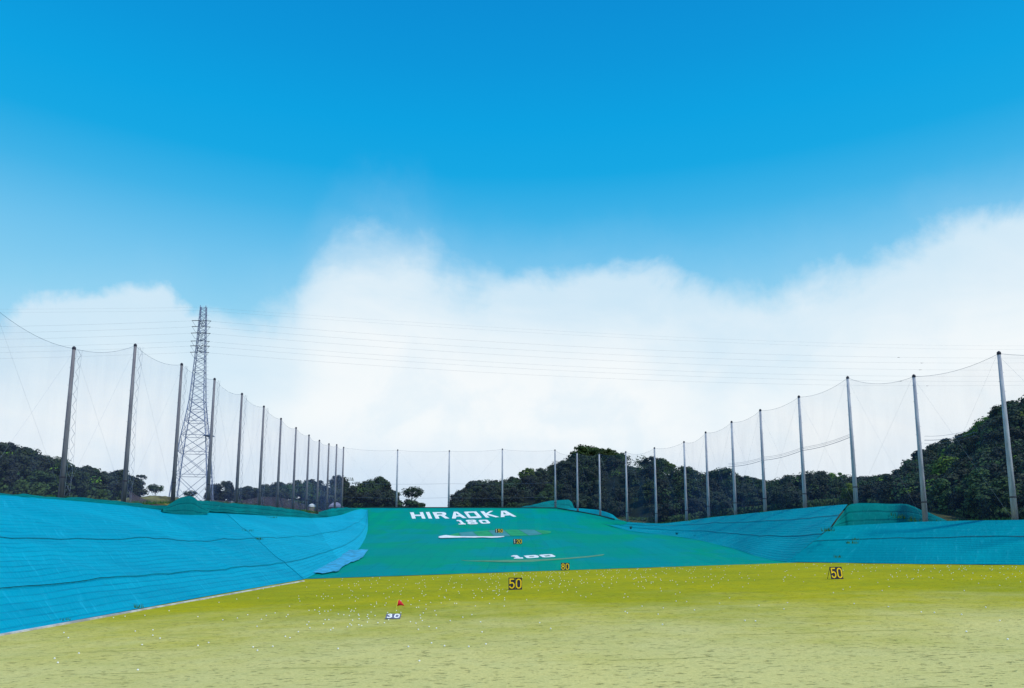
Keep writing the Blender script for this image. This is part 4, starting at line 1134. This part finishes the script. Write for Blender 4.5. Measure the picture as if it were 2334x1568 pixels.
ridgeC = [(1040, 1145, 226, 1158, 212), (1062, 1112, 230, 1158, 210), (1092, 1098, 234, 1158, 208), (1140, 1092, 238, 1158, 208), (1190, 1080, 240, 1160, 208), (1240, 1058, 244, 1160, 207), (1285, 1038, 246, 1165, 206), (1325, 1022, 248, 1172, 204),
          (1372, 1019, 248, 1184, 194), (1430, 1032, 244, 1194, 182), (1500, 1044, 236, 1196, 172), (1550, 1060, 230, 1192, 166), (1610, 1075, 222, 1180, 172), (1660, 1080, 216, 1176, 166), (1725, 1097, 208, 1172, 160), (1790, 1091, 204, 1166, 152)]
pk = hill_surface('central_hill', ridgeC, 4.4)
PACKS = [(pk, 900, 'central')]
total += forest(pk, 7.0, {0: 3, 1: 3, 2: 3, 3: 3, 4: 2.5, 5: 2.5, 6: 1.0}, 0.92, 'trees covering the central hill', 'central hill', rowsp=8.6)
ridgeR = [(1770, 1092, 200, 1166, 154), (1841, 1081, 196, 1158, 146), (1938, 1087, 186, 1152, 136), (2003, 1097, 176, 1155, 128), (2040, 1096, 166, 1168, 112), (2062, 1066, 158, 1180, 104), (2108, 1035, 150, 1193, 95), (2169, 1012, 142, 1193, 89), (2220, 990, 136, 1191, 86),
          (2256, 955, 132, 1190, 84), (2292, 929, 129, 1190, 82), (2334, 905, 126, 1190, 80), (2450, 850, 120, 1194, 76), (2620, 800, 112, 1198, 70)]
pk = hill_surface('right_hill', ridgeR, 3.8)
PACKS.append((pk, 850, 'right'))
total += forest(pk, 6.4, {0: 3, 1: 3, 2: 3, 3: 3, 4: 2.5, 5: 2.5, 6: 2.2}, 0.82, 'trees covering the right hill', 'right hill', rowsp=7.4)
ridgeL = [(-260, 1000, 92, 1115, 76), (-60, 1012, 104, 1118, 84), (30, 1026, 114, 1125, 92), (100, 1046, 122, 1132, 98), (160, 1062, 128, 1136, 102), (215, 1074, 134, 1140, 108), (262, 1078, 140, 1146, 114), (290, 1090, 144, 1150, 120)]
pk = hill_surface('left_hill', ridgeL, 4.0)
PACKS.append((pk, 170, 'left'))
total += forest(pk, 5.6, {0: 3, 1: 3, 2: 2, 3: 3, 4: 1, 5: 2, 9: 2, 6: 0.4}, 0.78, 'trees behind the left bank', 'left wood', rowsp=5.6)
ridgeM = [(540, 1116, 214, 1152, 200), (600, 1108, 216, 1152, 202), (640, 1108, 218, 1154, 203), (700, 1096, 220, 1156, 204), (760, 1089, 222, 1158, 205), (825, 1090, 224, 1160, 206), (868, 1100, 226, 1160, 207), (888, 1128, 226, 1160, 207)]
pk = hill_surface('far_left_hill', ridgeM, 4.6)
PACKS.append((pk, 200, 'far left'))
total += forest(pk, 5.8, {0: 3, 1: 3, 2: 3, 3: 3, 4: 2, 5: 2, 7: 0.8}, 0.95, 'trees behind the far left corner', 'far left wood', rowsp=5.5)
def lone(kind, px, py_top, py_base, Y, label, wide=1.0):
    b_ = at(px, py_base, Y); s = (py_base - py_top) / F * Y / kinds[kind][3]
    return plant(kind, b_, s, label, 'lone trees behind the banks', wide=wide)
for n_l, (px_, py_, kd_, w_) in enumerate(((12, 1010, 3, 0.9), (52, 1022, 0, 1.2), (96, 1036, 2, 1.0), (122, 1040, 7, 1.0), (160, 1058, 1, 1.1), (196, 1064, 3, 1.0), (222, 1082, 7, 1.1), (246, 1079, 0, 0.9), (268, 1074, 2, 1.0))):
    lone(kd_, px_, py_, py_ + 62, 118 + n_l * 3, 'dark tree standing up out of the far left skyline, %s from the left edge' % ORDW[n_l], w_)
lone(8, 318, 1080, 1142, 126, 'spindly little tree with a small flat crown right of the second left pole')
lone(7, 352, 1104, 1146, 134, 'low bushy dark tree between the second left pole and the pylon', 1.0)
lone(7, 432, 1118, 1150, 176, 'dark low tree half hidden behind the pylon base', 1.1)
lone(2, 505, 1096, 1158, 178, 'dark round tree just right of the pylon', 1.0)
lone(3, 485, 1106, 1158, 180, 'dark tree behind the fourth left pole', 0.8)
lone(7, 939, 1110, 1164, 214, 'open flat-topped tree standing alone behind the crest left of the sky gap', 1.1)
lone(9, 925, 1140, 1166, 215, 'low green bush at the foot of the lone flat-topped tree', 1.3)
lone(9, 952, 1146, 1168, 216, 'small low bush right under the lone flat-topped tree', 1.0)
lone(7, 893, 1118, 1162, 222, 'thin open tree at the right end of the far left wood')
lone(8, 1034, 1134, 1164, 206, 'tiny spindly tree left of the central hill by the pole')
lone(9, 1052, 1142, 1166, 207, 'low dark bush at the left foot of the central hill', 1.4)
lone(7, 1645, 1066, 1130, 200, 'open tree standing out above the right shoulder of the central hill', 1.2)
lone(4, 1345, 1014, 1080, 246, 'rounded green tree crowning the very top of the central hill', 1.4)
lone(4, 858, 1086, 1140, 220, 'bright rounded green tree in the far left wood right of the corner pole', 1.1)
number_repeats(TREES)
S['trees'] = total

# close canopy between the trees one can tell apart: small leafy heads over the whole slope
def leafy_head(seed, n):
    g = random.Random(seed); v = []
    for _ in range(n):
        d = Vector((g.gauss(0, 1), g.gauss(0, 1), abs(g.gauss(0, 1)) * 1.1 - 0.35)).normalized(); p = Vector((d.x, d.y, d.z * 0.8)) * g.uniform(0.7, 1.1)
        nn = (d + Vector((g.uniform(-.6, .6), g.uniform(-.6, .6), g.uniform(-.2, .7)))).normalized(); u = nn.orthogonal().normalized(); u.rotate(Matrix.Rotation(g.uniform(0, 6.28), 3, nn)); q = nn.cross(u); z = g.uniform(0.09, 0.2)
        v.append((p + u * z, p + q * z * 0.65, p - u * z, p - q * z * 0.65))
    return v
HEADS = [leafy_head(700 + k, 58) for k in range(8)]
rg = random.Random(12)
for (cols, cp, sub), n_heads, wd_ in PACKS:
    n = (len(cols) - 1) * sub; vv, ff, mi = [], [], []
    for _ in range(n_heads):
        x = rg.random() * n; i = min(int(x), n - 1); q = x - i; t_ = rg.random() ** 0.8
        f0, r0 = cp(i); f1, r1 = cp(i + 1); f_ = f0.lerp(f1, q); r_ = r0.lerp(r1, q); p = f_.lerp(r_, t_)
        patch = nz(p.x * 0.05, p.y * 0.05, 8)
        p.z += (r_.z - f_.z) * 0.10 * sin(pi * t_) + rg.uniform(1.4, 4.0) * (0.85 + 0.5 * patch) * (0.6 if wd_ == 'left' else 1.0)
        r = rg.uniform(0.9, 1.9); mk = rg.random() + 0.55 * patch * (1.5 - t_)
        m_ = 2 if mk > (1.02 if wd_ == 'right' else 1.1) else 1 if mk > 0.6 else 0
        for quad_ in rg.choice(HEADS):
            b0 = len(vv); vv.extend([p + c * r for c in quad_]); ff.append((b0, b0 + 1, b0 + 2, b0 + 3)); mi.append(m_)
    me = mesh('canopy', vv, ff, M['leaf']); me.materials.append(M['leaf_mid']); me.materials.append(M['leaf_light'])
    me.polygons.foreach_set('material_index', mi); me.update()
    tag(link('canopy', me), 'close mass of dark foliage filling the %s slope between its trees' % wd_, 'woodland', None, 'stuff')

# undergrowth along the feet of the slopes
rg = random.Random(5); vs, fs = [], []
def scatter(pa, pb, n, hgt, spread):
    for _ in range(n):
        p = pa.lerp(pb, rg.random()) + Vector((rg.uniform(-spread, spread), rg.uniform(-spread, spread), 0)); p.z += rg.uniform(-0.3, hgt)
        nrm = Vector((rg.uniform(-1, 1), rg.uniform(-1, .3), rg.uniform(0.1, 1))).normalized(); u = nrm.orthogonal().normalized(); v = nrm.cross(u); s = rg.uniform(0.15, 0.38); b0 = len(vs)
        vs.extend([p + u * s, p + v * s * .6, p - u * s, p - v * s * .6]); fs.append((b0, b0 + 1, b0 + 2, b0 + 3))
for cols_, dz in ((ridgeC, 1.6), (ridgeR, 1.4), (ridgeL, 1.6), (ridgeM, 1.6)):
    for c0_, c1_ in zip(cols_, cols_[1:]):
        scatter(at(c0_[0], c0_[3], c0_[4]), at(c1_[0], c1_[3], c1_[4]), 900, dz, 1.6)
tag(link('undergrowth', mesh('undergrowth', vs, fs, M['leaf_mid'])), 'dark green undergrowth along the feet of the wooded slopes', 'undergrowth', None, 'stuff')

# rough grass along the pole line on the left and right banks
vs, fs = [], []
def blades(c, n, h_, spread):
    for _ in range(n):
        p = c + Vector((rg.uniform(-spread, spread), rg.uniform(-spread, spread), -0.03)); a = rg.uniform(0, 6.28); l = h_ * rg.uniform(0.5, 1.2); wv = l * 0.09
        d = Vector((cos(a), sin(a), 0)); tip_ = p + Vector((rg.uniform(-.4, .4), rg.uniform(-.4, .4), 1)) * l; b0 = len(vs)
        vs.extend([p - d * wv, p + d * wv, tip_]); fs.append((b0, b0 + 1, b0 + 2))
for a, b in list(zip(PL, PL[1:])) + list(zip(PR, PR[1:])):
    for k in range(26):
        t_ = k / 26; c = Vector((lerp(a[0], b[0], t_) + rg.uniform(-.5, 1.2) * (1 if a[0] > 0 else -1), lerp(a[1], b[1], t_), lerp(a[2], b[2], t_) - 0.25)); blades(c, 14, 0.45, 0.6)
tag(link('bank_top_grass', mesh('bank_top_grass', vs, fs, M['weed'])), 'rough green grass fringe along the pole line on the bank tops', 'grass', None, 'stuff')

# weeds growing through the net seams, each tuft a thing
def weed(p, n, h_, spread, label, mat='weed'):
    global vs, fs
    vs, fs = [], []; blades(Vector((0, 0, 0)), n, h_, spread)
    o = link('weed_tuft', mesh('weed_tuft', vs, fs, M[mat])); o.location = p
    tag(o, label, 'weed', 'weeds growing through the bank nets')
def bank_pt(A, u, v):          # A: columns, u: column index as a float, v 0..1
    i = min(int(u), len(A) - 2); t_ = u - i
    f = lambda c: (c[0].lerp(c[-1], v) if len(c) == 2 else (c[0].lerp(c[1], v * 2) if v < .5 else c[1].lerp(c[2], v * 2 - 1)))
    return f(A[i]).lerp(f(A[i + 1]), t_) + Vector((0, 0, 0.08))
weed(bank_pt(LCOL, 8.0, 0.48), 60, 0.3, 0.6, 'dark weed tuft on the diagonal seam of the left bank')
weed(bank_pt(LCOL, 8.0, 0.62), 30, 0.3, 0.6, 'small weed higher on the diagonal seam of the left bank')
weed(bank_pt(LCOL, 9.3, 0.93), 60, 0.3, 0.9, 'clump of weeds near the top of the bright corner bank')
weed(lb(-18.1, 37) + Vector((0, 0, 0.1)), 26, 0.2, 0.2, 'weed tuft by the kerb at the foot of the left bank')
weed(lb(-18.1, 31) + Vector((0, 0, 0.1)), 16, 0.12, 0.3, 'low weed by the kerb nearer the left edge')
weed(at(1887, 1210, 78.2), 60, 0.40, 0.5, 'green weed below the tip of the right teal mound')
weed(at(1940, 1238, 68.5) , 40, 0.30, 0.5, 'green weed midway up the front right bank')
weed(at(1951, 1230, 70.5), 30, 0.26, 0.3, 'smaller weed just above another on the front right bank')
weed(at(1909, 1270, 63.5), 26, 0.25, 0.3, 'tiny weed low on the front right bank')
for k, (cx_, cy_) in enumerate(((700, 945), (1118, 1003), (1284, 1024), (1474, 1062), (1688, 1105), (1940, 1180))):
    px, py = conv([(cx_, cy_)], 3.647, 1380, 1060)[0]
    p = on_surf(px, py + 4); pr_ = (1.5, 1.2, 1.0, 1.0, 0.9, 0.8)[k]
    d = ray(px, py); best = None
    for s_ in range(400):      # where the view line meets the right bank
        Y = 70 + s_ * 0.3; q = H + d.z * Y / d.y; X = d.x * Y / d.y
        for i in range(len(RB) - 1):
            a0, a1, b0_, b1 = RB[i][0], RB[i + 1][0], RB[i][-1], RB[i + 1][-1]
        best = p
    c = best + Vector((0.4, 0.2, 0.15))
    weed(c, 30, 0.42 * pr_, 0.16, 'small dark weed on the lower hem of the right bank, %s from the far end' % ORD[k], 'weed_dark')

import sys
print('TREES', total, len(pts), file=sys.stderr)
